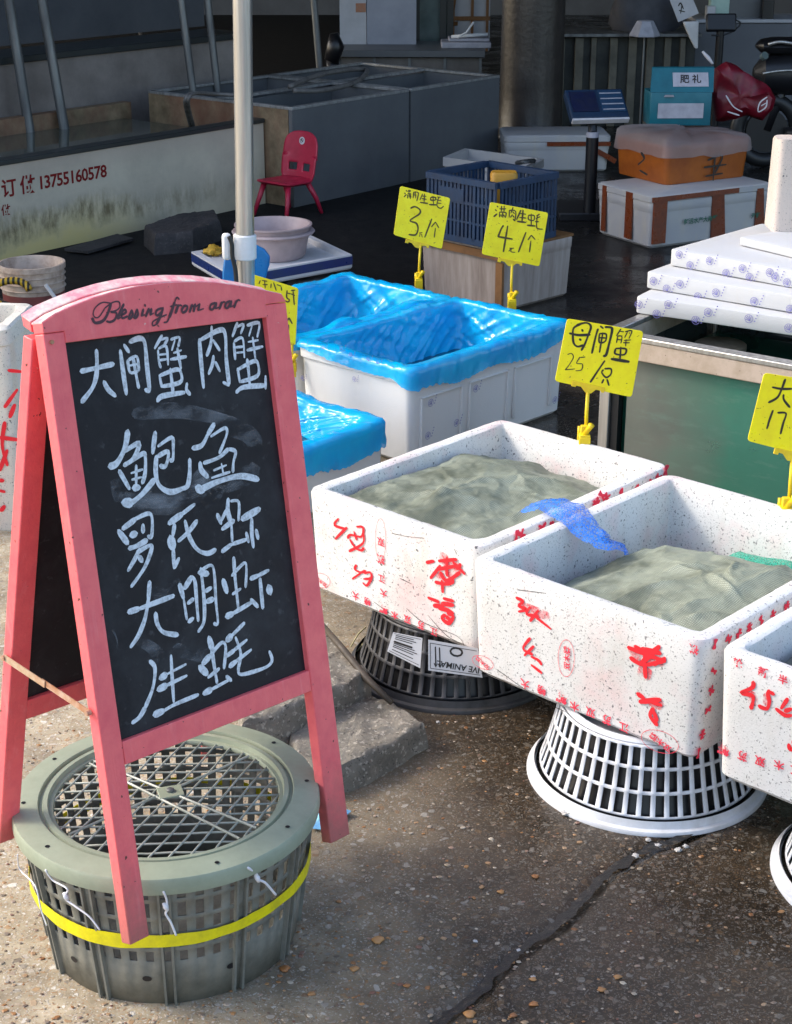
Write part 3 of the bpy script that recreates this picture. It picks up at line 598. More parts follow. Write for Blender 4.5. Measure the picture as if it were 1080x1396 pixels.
s1 = sack('woven_sack', 'wet grey green woven sack filling the box under the tag priced 25', b1, h1, M['sack'], 3)
s1.location.z = .16
def h2(u, v, x, y): return .178 + .046 * math.exp(-((u - .75) ** 2 / .16 + (v - .40) ** 2 / .12)) - .10 * max(0, v - .68) / .32 - .055 * max(0, .30 - u) / .30
s2 = sack('woven_sack', 'grey green woven sack heaped to the right in the middle speckled box', b2, h2, M['sack'], 11)
s2.location.z = .16
def h3(u, v, x, y): return .195 + .01 * math.sin(u * 4)
s3 = sack('woven_sack', 'dark grey woven sack in the clean box at the right edge', b3, h3, M['sack_dark'], 21)
s3.location.z = .16
def h4(u, v, x, y): return .150 + .012 * math.sin(v * 9) + .03 * u - .03 * v
s4 = sack('mesh_bag', 'turquoise green mesh bag bunched behind the sack in the middle box', b2, h4, M['net_green2'], 15, x0=-.05, y0=.03, cat='mesh bag'); s4.location.z = .16

# ------------------------------------------------------------------ blue lined boxes
def liner(root, label, seed, drop=.05, water=.15, peak=0, rdrop=None, ext=.003, sag=1.0, group=None):
    W, D, H, t, wl = root['dims']; o = thing('plastic_liner', label, 'plastic liner', root.location, root.rotation_euler.z, group)
    base = dense(rr(W, D, .03, 0), .0065); n = len(base); per = [0]
    for i in range(1, n): per.append(per[-1] + (base[i] - base[i - 1]).length)
    cen = [Vector((p.x, p.y, 0)) for p in base]; loops = []
    def off(i, d):                      # move inwards by d towards the middle, box-wise
        p = cen[i]; return Vector((p.x * (W / 2 - d) / (W / 2), p.y * (D / 2 - d) / (D / 2), 0))
    stages = [('o', 1.0), ('o', .75), ('o', .5), ('o', .25), ('o', .05), ('r', .1), ('r', .5), ('r', .9)] + [('i', k / 22) for k in range(23)]
    for kind, f in stages:
        lp = []
        for i in range(n):
            s = per[i]; fold = noise.noise((s * 9 + f * 1.8, seed, f * 1.6)) + .9 * max(0, 1 - 5 * abs(noise.noise((s * 11 - f * 3.0, seed + 4, f * .8)))) - .7 * max(0, 1 - 6 * abs(noise.noise((s * 8 + f * 4.0, seed + 14, f * .5)))); big = noise.noise((s * 3.3, seed + 8, 0))
            pk = peak * max(0, noise.noise((s * 6, seed + 5, 0))) 
            if kind == 'o':
                kr = max(0, min(1, (base[i].x - W * .36) / (W * .12))); dd = (drop * (1 - kr) + (rdrop or drop) * kr) * (.80 + .75 * big + .04 * fold + .10 * noise.noise((s * 70, seed, 2))); d = -(ext + .003 * abs(fold) + .003 * f); z = H - f * max(dd, .012)
            elif kind == 'r':
                d = -ext + f * (wl + ext + .004); z = H + .003 + .0045 * fold + .003 * math.sin(f * math.pi) + pk
            else:
                dep = water * 1.15 * f; d = wl + .003 + .010 * max(fold, -.6) * min(1, f * 3) + .004 + sag * .045 * f ** 1.5 + .02 * big * f; z = H + .003 - dep + pk * (1 - f)
            p = off(i, d); cf = facet((p.x + seed, p.y, z * 1.4), 9) * .012 + facet((p.x + seed, p.y, z), 24) * .005; cf *= (.8 if kind == 'i' else .35 if kind == 'r' else .45); dr = Vector((-p.x / W, -p.y / D, 0)).normalized() * (1 if kind == 'i' else -1); lp.append(Vector((p.x, p.y, z + (cf * .5 if kind == 'r' else 0))) + (dr * cf if kind != 'r' else Vector()))
        loops.append(lp)
    m = MB(); m.loft(loops); build('film', m, M['film'], o, smooth='all', fix=False)
    m = MB(); lw = [Vector((p.x * .93, p.y * .93, H - water)) for p in cen]; m.add(lw, [tuple(range(n))])
    wt = build('water', m, M['water_blue']); wt.location = root.location; wt.rotation_euler = root.rotation_euler; wt['kind'] = 'structure'; wt['label'] = 'dark blue tinted water held in the plastic lined box'
    return o
bA = foam_box('foam_box', 'tall white foam box with violet prints, lined in blue, under the tag priced 4', (-.303, 4.82), -.753, .474, .739, .295, 0, M['foam'], panels=True, seed=12, r=.03, lip=.006)
lA = liner(bA, 'blue plastic film lining the box under the tag priced 4', 3, .036, .14, .012, .080)
bB = foam_box('foam_box', 'white foam box lined in blue behind, under the tag priced 3', (-.303 - .375, 4.82 + .352), -.753, .50, .739, .29, 0, M['foam'], seed=14, lip=.006)
lB = liner(bB, 'blue plastic film lining the rear box under the tag priced 3', 9, .035, .15, .03)
c0 = at_z(528, 572, .20); Rm = Matrix.Rotation(-.70, 3, 'Z'); cc = c0 - Rm @ Vector((.44, .56, 0))
bC = foam_box('foam_box', 'low white foam box lined in blue beside the chalkboard edge', (cc.x, cc.y), -.70, .44, .56, .20, 0, M['foam'], seed=16)
lC = liner(bC, 'blue plastic film sagging over the low box beside the chalkboard edge', 14, .095, .06, .025, sag=2.2)
def emblem(mb, c, ex, ey, n, s, eps=.0075):
    ring = [c + ex * (math.cos(a) * s * .5) + ey * (math.sin(a) * s * .5) for a in [2 * math.pi * k / 14 for k in range(15)]]; ribbon(mb, ring, [s * .07] * 15, n, eps)
    for k in range(5):
        a = math.pi * (.1 + .2 * k); ribbon(mb, [c - ey * s * .3, c + ex * (math.cos(a) * s * .4) + ey * (math.sin(a) * s * .35)], [s * .05, s * .10], n, eps + .0001 * (k + 1))
    for k in range(4):
        q = c + ex * s * (.55 + .28 * k) + ey * s * (-.55 + .26 * k); ribbon(mb, [q - ex * s * .08, q + ex * s * .08], [s * .09] * 2, n, eps); ribbon(mb, [q - ey * s * .09, q + ey * s * .09], [s * .06] * 2, n, eps + .0001)
def prints(root, which, pts, s, eps=.0075, ang=.5, name='violet_print'):
    W, D, H, t, wl = root['dims']; p0, n, ex, ey = face_plane(root, W, D, H, t, which); mb = MB(); eh = Vector((0, 0, 1)).cross(n).normalized(); ez = n.cross(eh)
    for x, y in pts: emblem(mb, at_pl(x, y, p0, n), eh * math.cos(ang) - ez * math.sin(ang) * -1, ez * math.cos(ang) - eh * math.sin(ang), n, s, eps)
    mb.shift(-Vector(root.location)); Ri = Matrix.Rotation(-root.rotation_euler.z, 3, 'Z'); mb.v = [tuple(Ri @ Vector(v)) for v in mb.v]
    build(name, mb, M['purple'], root, fix=False)
def z6(x, y): return (380 + x / 6, 360 + y / 6)
prints(bA, 'front', [z6(370, 690), z6(595, 745), z6(815, 810), z6(625, 940), z6(210, 660), z6(520, 690), z6(200, 930), z6(740, 780), z6(940, 850)], .016, .003)
def z7(x, y): return (380 + x / 2.571, 360 + y / 2.571)
prints(bA, 'right', [z7(688, 435), z7(620, 555), z7(965, 475), z7(530, 485), z7(520, 600)], .022, .004)
prints(bC, 'right', [z7(190, 660)], .016, .003)

# ------------------------------------------------------------------ upturned baskets under the boxes
def slot_wall(m, prof, ncol, frac, rows):
    """prof(z)->r ; rows: list of (z0, z1, open). Cylinder sheet with rectangular slots."""
    zs = sorted({z for r_ in rows for z in r_[:2]}); N = ncol * 2; idx = {}
    def V(i, k):
        key = (i % N, k)
        if key not in idx:
            a = 2 * math.pi * ((i // 2) + (frac if i % 2 else 0)) / ncol; r = prof(zs[k]); idx[key] = len(m.v); m.v.append((math.cos(a) * r, math.sin(a) * r, zs[k]))
        return idx[key]
    for k, (z0, z1, op) in enumerate(rows):
        for i in range(N):
            if op and i % 2: continue
            m.f.append((V(i, k), V(i + 1, k), V(i + 1, k + 1), V(i, k + 1)))
def basket(label, cx, cy, mat, R=.2316, Hh=.158, Rt=.172, group='upturned round baskets under the foam boxes'):
    o = thing('plastic_basket', label, 'basket', (cx, cy, 0), random.random(), group)
    pr = lambda z: R - .012 - (R - .012 - Rt) * (z / Hh) ** .7
    m = MB(); zz = [.022, .026, .064, .070, .108, .114, .149, Hh - .004]
    slot_wall(m, pr, 50, .36, [(zz[i], zz[i + 1], i % 2 == 1) for i in range(len(zz) - 1)])
    build('side', m, mat, o, smooth=True, solid=.004)
    m = MB(); m.lathe([(pr(z) - .016, z) for z in (.002, .04, .09, Hh - .012)], 48); build('dark_inner_wall', m, M['black'], o, smooth=True)  # black inner wall added so the slots read dark
    m = MB(); m.lathe([(R - .014, .024), (R - .010, .010), (R - .002, .008), (R, .004), (R, .0), (R - .006, -.0), (R - .012, .004), (R - .018, .018)], 90); build('rim', m, mat, o, smooth=True)
    m = MB(); m.lathe([(Rt - .004, Hh - .004), (Rt - .010, Hh), (Rt - .018, Hh), (Rt - .020, Hh - .016), (.0005, Hh - .016)], 60); build('bottom', m, mat, o, smooth=True, solid=.003)
    return o
k1 = basket('white slotted basket upside down carrying the middle speckled box', .485, 2.79, M['white_plastic'])
k2 = basket('slotted basket coloured dark as in shadow, upside down beneath the left speckled box', .128, 3.25, M['shaded_plastic'])
k3 = basket('pale slotted basket upside down at the right edge under the clean box', .485 + .40, 2.79 - .36, M['white_plastic'])

# ------------------------------------------------------------------ crab basket with its lid
BX, BY = -.367, 2.294
cb = thing('crab_basket', 'round grey green lidded crab basket strapped in yellow beneath the chalkboard', 'basket', (BX, BY, 0))
RB, RT, HB = .206, .236, .240
pr = lambda z: RB + (RT - RB) * (z / HB) - .004
m = MB(); zz = [0, .085, .105, .112, .134, .141, .165, .172, .200, .207, .226, HB]
op = [0, 1, 0, 1, 0, 1, 0, 1, 0, 1, 0]
slot_wall(m, pr, 52, .52, [(zz[i], zz[i + 1], op[i]) for i in range(11)]); build('side', m, M['green_dark'], cb, smooth=True, solid=.003)
m = MB(); m.lathe([(RB - .004, .004), (.1, .006), (.0005, .006)], 60); build('bottom', m, M['green_dark'], cb, smooth=True)
m = MB()
for k in range(12):
    for da in (-.035, .035):
        a = 2 * math.pi * k / 12 + da + .1; e = Vector((math.cos(a), math.sin(a), 0)); m.box(e * (pr(0) + .003) + Vector((0, 0, .0)), (.001, .001, .001)); m.loft([[e * (pr(z) + r_) + Vector((-e.y, e.x, 0)) * s_ + Vector((0, 0, z)) for r_, s_ in ((-.001, -.0025), (.007, -.0018), (.007, .0018), (-.001, .0025))] for z in (-.0, .06, .12, .18, .228)], True, True)
build('side_rib', m, M['green_dark'], cb)
m = MB()
for k in range(10):
    a = 2 * math.pi * k / 10 + .25; e = Vector((math.cos(a), math.sin(a), 0)); tt = Vector((-e.y, e.x, 0)); r = pr(.052) + .0012
    m.add([e * r + tt * math.cos(b) * .0075 + Vector((0, 0, .052 + math.sin(b) * .005)) for b in [2 * math.pi * j / 10 for j in range(10)]], [tuple(range(10))])
build('drain_hole', m, M['black'], cb, fix=False)
m = MB(); m.lathe([(RT - .004, .218), (.2440, .226), (.2448, .232), (.2440, .248), (.2420, .252), (.208, .257), (.203, .257), (.201, .250), (.197, .250), (.195, .255), (.188, .255), (.186, .247), (.180, .247), (.178, .243), (.178, .240), (RT - .03, .236)], 110)
build('lid_rim', m, M['green_plastic'], cb, smooth=True)
m = MB()
for k in range(10):
    a = 2 * math.pi * k / 10 + .15; e = Vector((math.cos(a), math.sin(a), 0)) * .225; m.add([e + Vector((math.cos(b) * .0038, math.sin(b) * .0038, .2556)) for b in [2 * math.pi * j / 8 for j in range(8)]], [tuple(range(8))])
build('rivet_hole', m, M['black'], cb, fix=False)
RL = .180
def lattice(ang, step, z, wdt):
    m = MB(); e = Vector((math.cos(ang), math.sin(ang), 0)); f = Vector((-e.y, e.x, 0)); k = -int(RL / step)
    while k * step < RL:
        d = k * step; h = math.sqrt(max(RL * RL - d * d, 0))
        if h > .02:
            pts = [f * d + e * (h * t) + Vector((0, 0, z)) + f * (.0012 * math.sin(t * 9 + k)) for t in (-1, -.6, -.2, .2, .6, 1)]
            m.tube(pts, wdt * 1.35, 6)
        k += 1
    return m
build('lid_lattice', lattice(.05, .0265, .2435, .0014), M['green_light'], cb, smooth='all')
build('lid_lattice', lattice(1.22, .0275, .2445, .0014), M['green_light'], cb, smooth='all')
m = MB()
for a in (-.62, -.70, .75): 
    e = Vector((math.cos(a), math.sin(a), 0)); o_ = Vector((0, 0, .2462)) + Vector((-e.y, e.x, 0)) * .012 * (1 if a > -.65 else -1); m.tube([o_ - e * .176, o_ + e * .176], .0022, 6)
build('lid_brace', m, M['green_light'], cb)
m = MB(); m.box((.004, .012, .247), (.040, .034, .004), .3); build('lid_plate', m, M['green_plastic'], cb, bevel=.001)
m = MB(); m.lathe([(.0065, .249), (.0065, .2525), (.004, .254), (.0005, .254)], 12, (.004, .012, 0)); build('bolt', m, M['pipe'], cb, smooth=True)
m = MB(); NB_ = 140; lo_, hi_ = [], []
for k in range(NB_):
    a = 2 * math.pi * k / NB_; z = .135 + .006 * math.sin(a + 1.0) + .0012 * math.sin(a * 7); hh = .0105 + .0018 * math.sin(a * 3 + 1) + .0006 * math.sin(a * 13); rr_ = pr(z) + .0078 + .0004 * math.sin(a * 24)
    lo_.append(Vector((math.cos(a) * rr_, math.sin(a) * rr_, z - hh))); hi_.append(Vector((math.cos(a) * rr_, math.sin(a) * rr_, z + hh)))
m.loft([lo_, hi_]); build('yellow_strap', m, M['yellow_tape'], cb, smooth=False, solid=-.0006)
def cyl_pt(px, py, off=.012, rz=None):
    r = ray(px, py); r_ = RT + off if rz is None else rz; ox, oy = -BX, -BY; a = r.x ** 2 + r.y ** 2; b = 2 * (ox * r.x + oy * r.y); c = ox * ox + oy * oy - r_ * r_
    d = max(b * b - 4 * a * c, 0); t = (-b - math.sqrt(d)) / (2 * a); return CC + r * t
for pts, wd in (((( 62, 1186), (72, 1200), (92, 1212), (88, 1224), (103, 1236), (122, 1250), (136, 1268)), .0016), (((223, 1216), (227, 1226), (228, 1240), (226, 1246), (233, 1258), (240, 1275)), .0019), (((338, 1183), (350, 1192), (352, 1199), (362, 1204), (376, 1220)), .0020), (((24, 1165), (27, 1185), (48, 1208), (56, 1240), (64, 1262)), .0012)):
    m = MB(); m.tube(catmull([tuple(cyl_pt(x, y, .004 if i else .010)) for i, (x, y) in enumerate(pts)], 5), wd, 6); m.shift(-Vector((BX, BY, 0))); build('string_tie', m, M['cord'], cb, smooth='all')
for px, py in ((226, 1236), (351, 1197), (90, 1222)):
    c = cyl_pt(px, py, .004) - Vector((BX, BY, 0)); m = MB(); m.tube([c + Vector((-.003, 0, .006)), c, c + Vector((.002, 0, -.007))], [.0025, .0045, .0025], 7); build('string_knot', m, M['cord'], cb, smooth='all')

# ------------------------------------------------------------------ chalkboard stand, straddling the basket
SM = Matrix(((.6349, -.7647, -.1102), (.7659, .6042, .22), (-.1016, -.2241, .9693))); SP = Vector((-.3796, 1.9645, .2007)); SN = SM @ Vector((0, -1, 0))
sg = thing('a_frame_sign', 'pink framed chalkboard stand listing crab, abalone, shrimp and oyster in chalk', 'chalkboard sign')
sg.matrix_basis = Matrix.Translation(SP) @ SM.to_4x4()
Mi = SM.transposed()
def loc_(p): return Mi @ (Vector(p) - SP)
def sl(px, py, y=0.0): return loc_(at_pl(px, py, SP - SN * y, SN))
TH_ = .020
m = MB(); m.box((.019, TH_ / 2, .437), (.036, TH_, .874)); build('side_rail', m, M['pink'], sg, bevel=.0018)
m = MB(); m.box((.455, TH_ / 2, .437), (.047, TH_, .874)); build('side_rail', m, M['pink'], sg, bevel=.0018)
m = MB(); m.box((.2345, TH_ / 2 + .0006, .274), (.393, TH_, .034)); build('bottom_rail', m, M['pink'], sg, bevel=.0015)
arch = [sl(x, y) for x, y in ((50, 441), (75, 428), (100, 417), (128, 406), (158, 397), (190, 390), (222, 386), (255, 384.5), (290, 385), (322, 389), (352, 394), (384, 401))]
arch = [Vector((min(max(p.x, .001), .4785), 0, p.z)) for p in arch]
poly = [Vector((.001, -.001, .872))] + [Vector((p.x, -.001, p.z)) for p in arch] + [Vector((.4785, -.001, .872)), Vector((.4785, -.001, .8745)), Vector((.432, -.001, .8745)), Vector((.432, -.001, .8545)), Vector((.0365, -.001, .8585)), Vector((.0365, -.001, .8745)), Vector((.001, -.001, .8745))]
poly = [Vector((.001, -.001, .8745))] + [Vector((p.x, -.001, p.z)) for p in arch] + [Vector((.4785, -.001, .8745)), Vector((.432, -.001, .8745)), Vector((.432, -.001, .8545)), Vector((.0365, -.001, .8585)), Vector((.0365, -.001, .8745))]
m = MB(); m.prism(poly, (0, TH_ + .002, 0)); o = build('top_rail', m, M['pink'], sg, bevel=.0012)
m = MB(); up = [Vector((p.x, 0, p.z)) for p in arch]; m.loft([[p + Vector((0, a, b)) for a, b in ((.0005, .0010), (.0225, .0010), (.0225, -.001), (.0005, -.001))] for p in up], True, True); build('worn_sunlit_edge', m, M['pink_worn_lit'], sg)
m = MB(); m.box((.2345, .013, .5725), (.397, .006, .570)); build('chalkboard', m, M['board'], sg)
# rear panel
ex = Vector((1, 0, 0)); tA = Vector((0, .024, .868)); fA = Vector((.035, .33, .09)); ed = (fA - tA); Lr = ed.length; ed.normalize(); en = ex.cross(ed).normalized()
if en.y < 0: en = -en
def rear_box(a0, a1, s0, s1, th=.020, off=0):
    """a along x, s distance down from the hinge"""
    ps = [tA + ex * a + ed * s + en * off for a, s in ((a0, s0), (a1, s0), (a1, s1), (a0, s1))]; mm = MB(); mm.prism(ps, en * th); return mm
build('rear_side_rail', rear_box(.0, .036, 0, Lr), M['pink'], sg, bevel=.0018); build('rear_side_rail', rear_box(.435, .471, 0, Lr), M['pink'], sg, bevel=.0018)
build('rear_bottom_rail', rear_box(.0365, .4345, Lr * .70, Lr * .70 + .034, .018, .001), M['pink'], sg, bevel=.0015); m = MB(); m.prism([Vector((p.x, .0245, p.z + .003)) for p in poly], (0, .017, .010)); build('rear_top_rail', m, M['pink'], sg, bevel=.0012); m = MB(); m.loft([[p + Vector((0, a, b)) for a, b in ((.0245, .0038), (.042, .0138), (.042, .012), (.0245, .002))] for p in up], True, True); build('worn_sunlit_edge', m, M['pink_worn_lit'], sg)
build('rear_board', rear_box(.037, .434, .031, Lr * .70 - .001, .005, .007), M['board'], sg)
pA = sl(6, 886); pB = sl(124, 951)
ra = tA + ed * (Lr * .60) + en * .010 + Vector((-.004, 0, 0)); fb_ = Vector((-.004, .012, .345))
d_ = (ra - fb_); mid = fb_ + d_ * .55
def strap(m, a, b, wd, th):
    t = (b - a).normalized(); up = Vector((1, 0, 0)); sd = t.cross(up).normalized(); m.loft([[p + sd * wd * s + up * th * q for s, q in ((-1, -1), (1, -1), (1, 1), (-1, 1))] for p in (a, b)], True, True)
m = MB(); strap(m, fb_, mid, .0045, .0009); build('folding_strut', m, M['rust'], sg); m = MB(); strap(m, mid - d_ * .05 + Vector((-.002, 0, 0)), ra + Vector((-.002, 0, 0)), .0050, .0009); build('folding_strut', m, M['rust2'], sg)
for p in (fb_, ra): m = MB(); m.tube([p + Vector((-.006, 0, 0)), p + Vector((.002, 0, 0))], .004, 10); build('screw', m, M['rust'], sg, smooth=True)
for x, y in ((33, 446), (46, 452)): 
    p = sl(x, y) ; m = MB(); m.tube([Vector((.012, .0, .862 - (x - 33) * .001)), Vector((.012, -.003, .862 - (x - 33) * .001))], .003, 8); build('screw', m, M['rust'], sg, smooth=True); break
# hinge
m = MB(); m.box((.1, .022, .866), (.05, .008, .012)); m.box((.37, .022, .866), (.05, .008, .012)); build('hinge', m, M['rust'], sg)
BP = SP - SN * .0098                      # face of the sunk blackboard
def sgbuild(name, mb, mat):
    mb.v = [tuple(loc_(v)) for v in mb.v]; return build(name, mb, mat, sg, fix=False)
A_ = ((100, 440), 4.0); B_ = ((140, 560), 4.696); C_ = ((150, 680), 4.696); D_ = ((150, 760), 4.5); E_ = ((150, 840), 4.5)
chalk = {A_: [
 [(125, 150), (128, 230), (122, 300), (100, 360), (45, 432)], [(40, 265), (110, 250), (218, 225)], [(165, 320), (190, 365), (230, 400)],
 [(255, 150), (268, 250), (288, 390)], (.8, [(275, 120), (302, 160)]), [(305, 105), (360, 85), (388, 110), (400, 230), (415, 370)], (.8, [(415, 375), (390, 365)]), (.7, [(295, 205), (308, 270), (350, 265)]), (.7, [(300, 203), (345, 185), (356, 260)]), (.5, [(300, 235), (350, 225)]), (.8, [(325, 195), (342, 290), (355, 355)]),
 (.7, [(482, 70), (442, 140)]), (.6, [(475, 92), (512, 85), (495, 120)]), (.6, [(460, 150), (465, 210), (475, 245)]), (.6, [(462, 142), (505, 130), (515, 230)]), (.5, [(465, 175), (510, 170)]), (.5, [(467, 205), (512, 198)]), (.6, [(530, 92), (577, 80), (570, 130)]), (.5, [(552, 95), (535, 150)]), (.5, [(545, 165), (588, 150)]), (.7, [(528, 200), (614, 185)]), (.7, [(565, 140), (585, 250)]),
 (.7, [(468, 290), (480, 350)]), (.8, [(466, 290), (560, 255), (585, 275), (580, 325), (480, 348)]), (.8, [(527, 250), (535, 320), (542, 390)]), [(455, 428), (485, 400), (605, 380)], (.8, [(618, 330), (615, 365), (635, 392)]),
 [(685, 90), (695, 220), (708, 355)], [(690, 95), (790, 42), (825, 60), (832, 200), (847, 335)], (.8, [(847, 342), (815, 325)]), (.8, [(752, 20), (748, 110), (725, 180)]), (.8, [(760, 95), (795, 150)]), (.8, [(762, 180), (755, 230), (735, 280)]), (.8, [(772, 215), (797, 265)]),
 (.7, [(892, 0), (865, 75)]), (.6, [(885, 25), (925, 10), (910, 60)]), (.7, [(873, 110), (880, 200)]), (.6, [(875, 102), (920, 85), (930, 190)]), (.5, [(880, 135), (925, 130)]), (.5, [(882, 165), (927, 160)]), (.7, [(945, 15), (1010, 2), (1000, 78)]), (.5, [(972, 15), (955, 72)]), (.5, [(950, 105), (1005, 95)]), (.7, [(945, 150), (1030, 130)]), (.7, [(975, 80), (990, 200)]),
 (.8, [(893, 250), (905, 325)]), (.8, [(890, 258), (980, 210), (1005, 230), (1000, 290), (908, 322)]), (.8, [(945, 200), (953, 270), (960, 350)]), [(885, 380), (925, 352), (1040, 342)], (.7, [(1045, 290), (1045, 360)])],
 B_: [(1.4, [(160, 130), (140, 240), (90, 335), (40, 358)]), (1.1, [(135, 262), (232, 208), (195, 305), (135, 350)]), (1.3, [(105, 385), (170, 500)]), [(150, 345), (255, 275), (272, 300), (270, 400), (252, 465)], (.6, [(180, 400), (255, 375)]), (.6, [(185, 442), (248, 425)]), (.9, [(213, 350), (213, 480)]), (1.5, [(195, 495), (235, 490)]), (2.0, [(128, 588), (185, 590)]), (1.3, [(180, 592), (250, 535), (330, 440)]),
      (1.2, [(335, 138), (318, 272)]), (.9, [(352, 228), (440, 172), (450, 240), (447, 312), (428, 315)]), (1.0, [(352, 292), (418, 262), (402, 352), (365, 352)]), (1.2, [(342, 290), (338, 400), (362, 480), (430, 520), (505, 500), (542, 478), (555, 400), (555, 310)]),
      (1.5, [(712, 85), (672, 150)]), (1.1, [(672, 150), (632, 222), (572, 240)]), (.8, [(690, 165), (775, 112), (795, 135), (775, 200), (745, 272)]), (1.3, [(622, 330), (630, 380), (672, 425)]), [(645, 335), (740, 300), (802, 245)], (.9, [(802, 245), (848, 262), (835, 330), (832, 392)]), (.6, [(708, 382), (790, 348)]), (.6, [(758, 338), (772, 412)]), (.7, [(695, 430), (812, 392)]), (2.2, [(600, 492), (640, 515)]), (1.4, [(625, 505), (740, 452), (880, 418), (995, 440)])],
 C_: [(1.4, [(52, 205), (112, 285)]), (1.5, [(80, 192), (160, 132)]), (.9, [(150, 135), (240, 95), (268, 125), (265, 238), (240, 238)]), (1.2, [(210, 165), (210, 215)]), (1.4, [(130, 235), (168, 222)]), (1.2, [(120, 318), (170, 302), (235, 265)]), (1.0, [(190, 320), (155, 390), (113, 462)]), (1.0, [(170, 345), (250, 300), (265, 320), (220, 440), (135, 562)]), (1.2, [(185, 370), (205, 402)]),
      (1.4, [(375, 158), (460, 98)]), (.9, [(450, 105), (540, 35)]), (1.1, [(412, 165), (400, 240)]), (2.2, [(385, 250), (402, 320)]), (1.0, [(403, 320), (408, 440)]), (1.1, [(408, 442), (440, 380)]), (1.1, [(435, 272), (500, 212), (555, 140)]), (1.1, [(478, 140), (505, 240), (555, 322), (620, 350), (675, 325)]),
      (1.2, [(685, 100), (710, 160)]), (1.0, [(705, 150), (745, 70)]), (.8, [(770, 15), (822, 22), (820, 140)]), (1.3, [(755, 0), (752, 80), (775, 160)]), (.9, [(775, 160), (780, 272)]), (1.3, [(715, 195), (790, 140)]), (1.3, [(715, 338), (775, 292)]), (.9, [(775, 292), (880, 258)]), (1.1, [(870, 218), (885, 278)]), (1.6, [(842, 130), (955, 65)]), (1.1, [(905, 125), (905, 220), (916, 312)]), (1.3, [(932, 200), (946, 255)])],
 D_: [(1.4, [(242, 150), (235, 260)]), (1.1, [(235, 255), (215, 370), (175, 475), (125, 550)]), (1.6, [(112, 335), (175, 315)]), (1.1, [(170, 318), (390, 235)]), (1.1, [(278, 340), (290, 410), (330, 460), (415, 475)]),
      (1.3, [(425, 165), (450, 250)]), (.8, [(450, 250), (470, 380)]), (1.3, [(455, 190), (500, 118)]), (1.0, [(500, 118), (520, 150), (530, 270), (540, 390)]), (1.2, [(475, 282), (510, 255)]), (1.0, [(480, 395), (510, 372)]), (1.0, [(555, 65), (575, 250), (575, 390), (540, 455)]), (.8, [(540, 95), (612, 48), (637, 90), (648, 270), (660, 400), (635, 405)]), (1.4, [(545, 95), (600, 100)]), (1.2, [(585, 207), (620, 185)]), (1.3, [(588, 272), (632, 255)]),
      (1.4, [(692, 138), (716, 215)]), (.8, [(745, 112), (820, 35), (835, 70), (830, 182)]), (1.0, [(757, 0), (765, 120), (785, 310)]), (.9, [(750, 225), (800, 192)]), (1.8, [(712, 362), (752, 345)]), (1.0, [(750, 345), (872, 272)]), (1.3, [(862, 258), (905, 302)]), (1.3, [(860, 130), (910, 110)]), (.9, [(905, 112), (972, 78)]), (1.4, [(918, 130), (935, 310)]), (1.9, [(970, 178), (982, 220)])],
 E_: [(1.0, [(242, 275), (275, 320), (262, 440), (215, 560)]), (1.1, [(215, 560), (180, 620), (135, 655)]), (1.5, [(305, 382), (345, 358)]), (.7, [(345, 358), (465, 295)]), (1.5, [(292, 452), (345, 425)]), (.9, [(345, 425), (470, 365)]), (.9, [(373, 240), (380, 380), (390, 527)]), (1.6, [(270, 605), (330, 580)]), (.9, [(330, 580), (400, 540), (540, 482)]),
      (1.6, [(548, 310), (595, 355)]), (1.5, [(565, 295), (610, 245)]), (.9, [(610, 245), (680, 165), (708, 190), (698, 320)]), (1.6, [(605, 130), (625, 200)]), (1.0, [(622, 200), (640, 320), (655, 410)]), (.9, [(600, 377), (668, 322)]), (1.6, [(572, 475), (620, 450)]), (.9, [(620, 450), (740, 385)]), (1.2, [(712, 370), (742, 395)]), (1.6, [(712, 150), (745, 120)]), (1.1, [(740, 125), (822, 42)]), (1.3, [(712, 245), (760, 210)]), (.9, [(755, 212), (838, 145)]), (1.3, [(732, 308), (775, 275)]), (.9, [(770, 278), (865, 205)]), (.9, [(768, 130), (800, 230), (785, 325), (800, 357), (880, 340), (960, 310), (992, 270), (975, 215)])]}
for (org, sc), data in chalk.items():
    mb = MB(); wd = .0074 if sc == 4.0 else .0066; strokes(mb, data, org, sc, BP, SN, wd, eps0=.0004, var=.25); sgbuild('chalk_writing', mb, M['chalk'])
mb = MB(); strokes(mb, [(1, [(0, 420), (30, 470), (45, 520), (38, 555)])], (150, 760), 4.5, BP, SN, .0022, eps0=.0002); sgbuild('chalk_smudge', mb, M['smear'])
mb = MB(); strokes(mb, [(1, [(120, 560), (220, 540), (420, 560), (640, 540)]), (1.2, [(90, 480), (300, 590), (560, 560), (760, 470)]), (.8, [(800, 120), (930, 150), (1000, 240)]), (.9, [(600, 430), (800, 470), (980, 380)]), (.6, [(200, 20), (500, 0), (900, 90)])], (140, 560), 4.696, BP, SN, .034, eps0=.0002, deps=-.00002); sgbuild('chalk_smudge', mb, M['smear'])
mb = MB(); strokes(mb, [(1, [(200, 150), (330, 170), (420, 160)]), (.7, [(170, 500), (260, 560), (330, 640)]), (.7, [(400, 560), (520, 600), (600, 590)])], (150, 760), 4.5, BP, SN, .030, eps0=.0001, deps=.00002); sgbuild('chalk_smudge', mb, M['smear'])
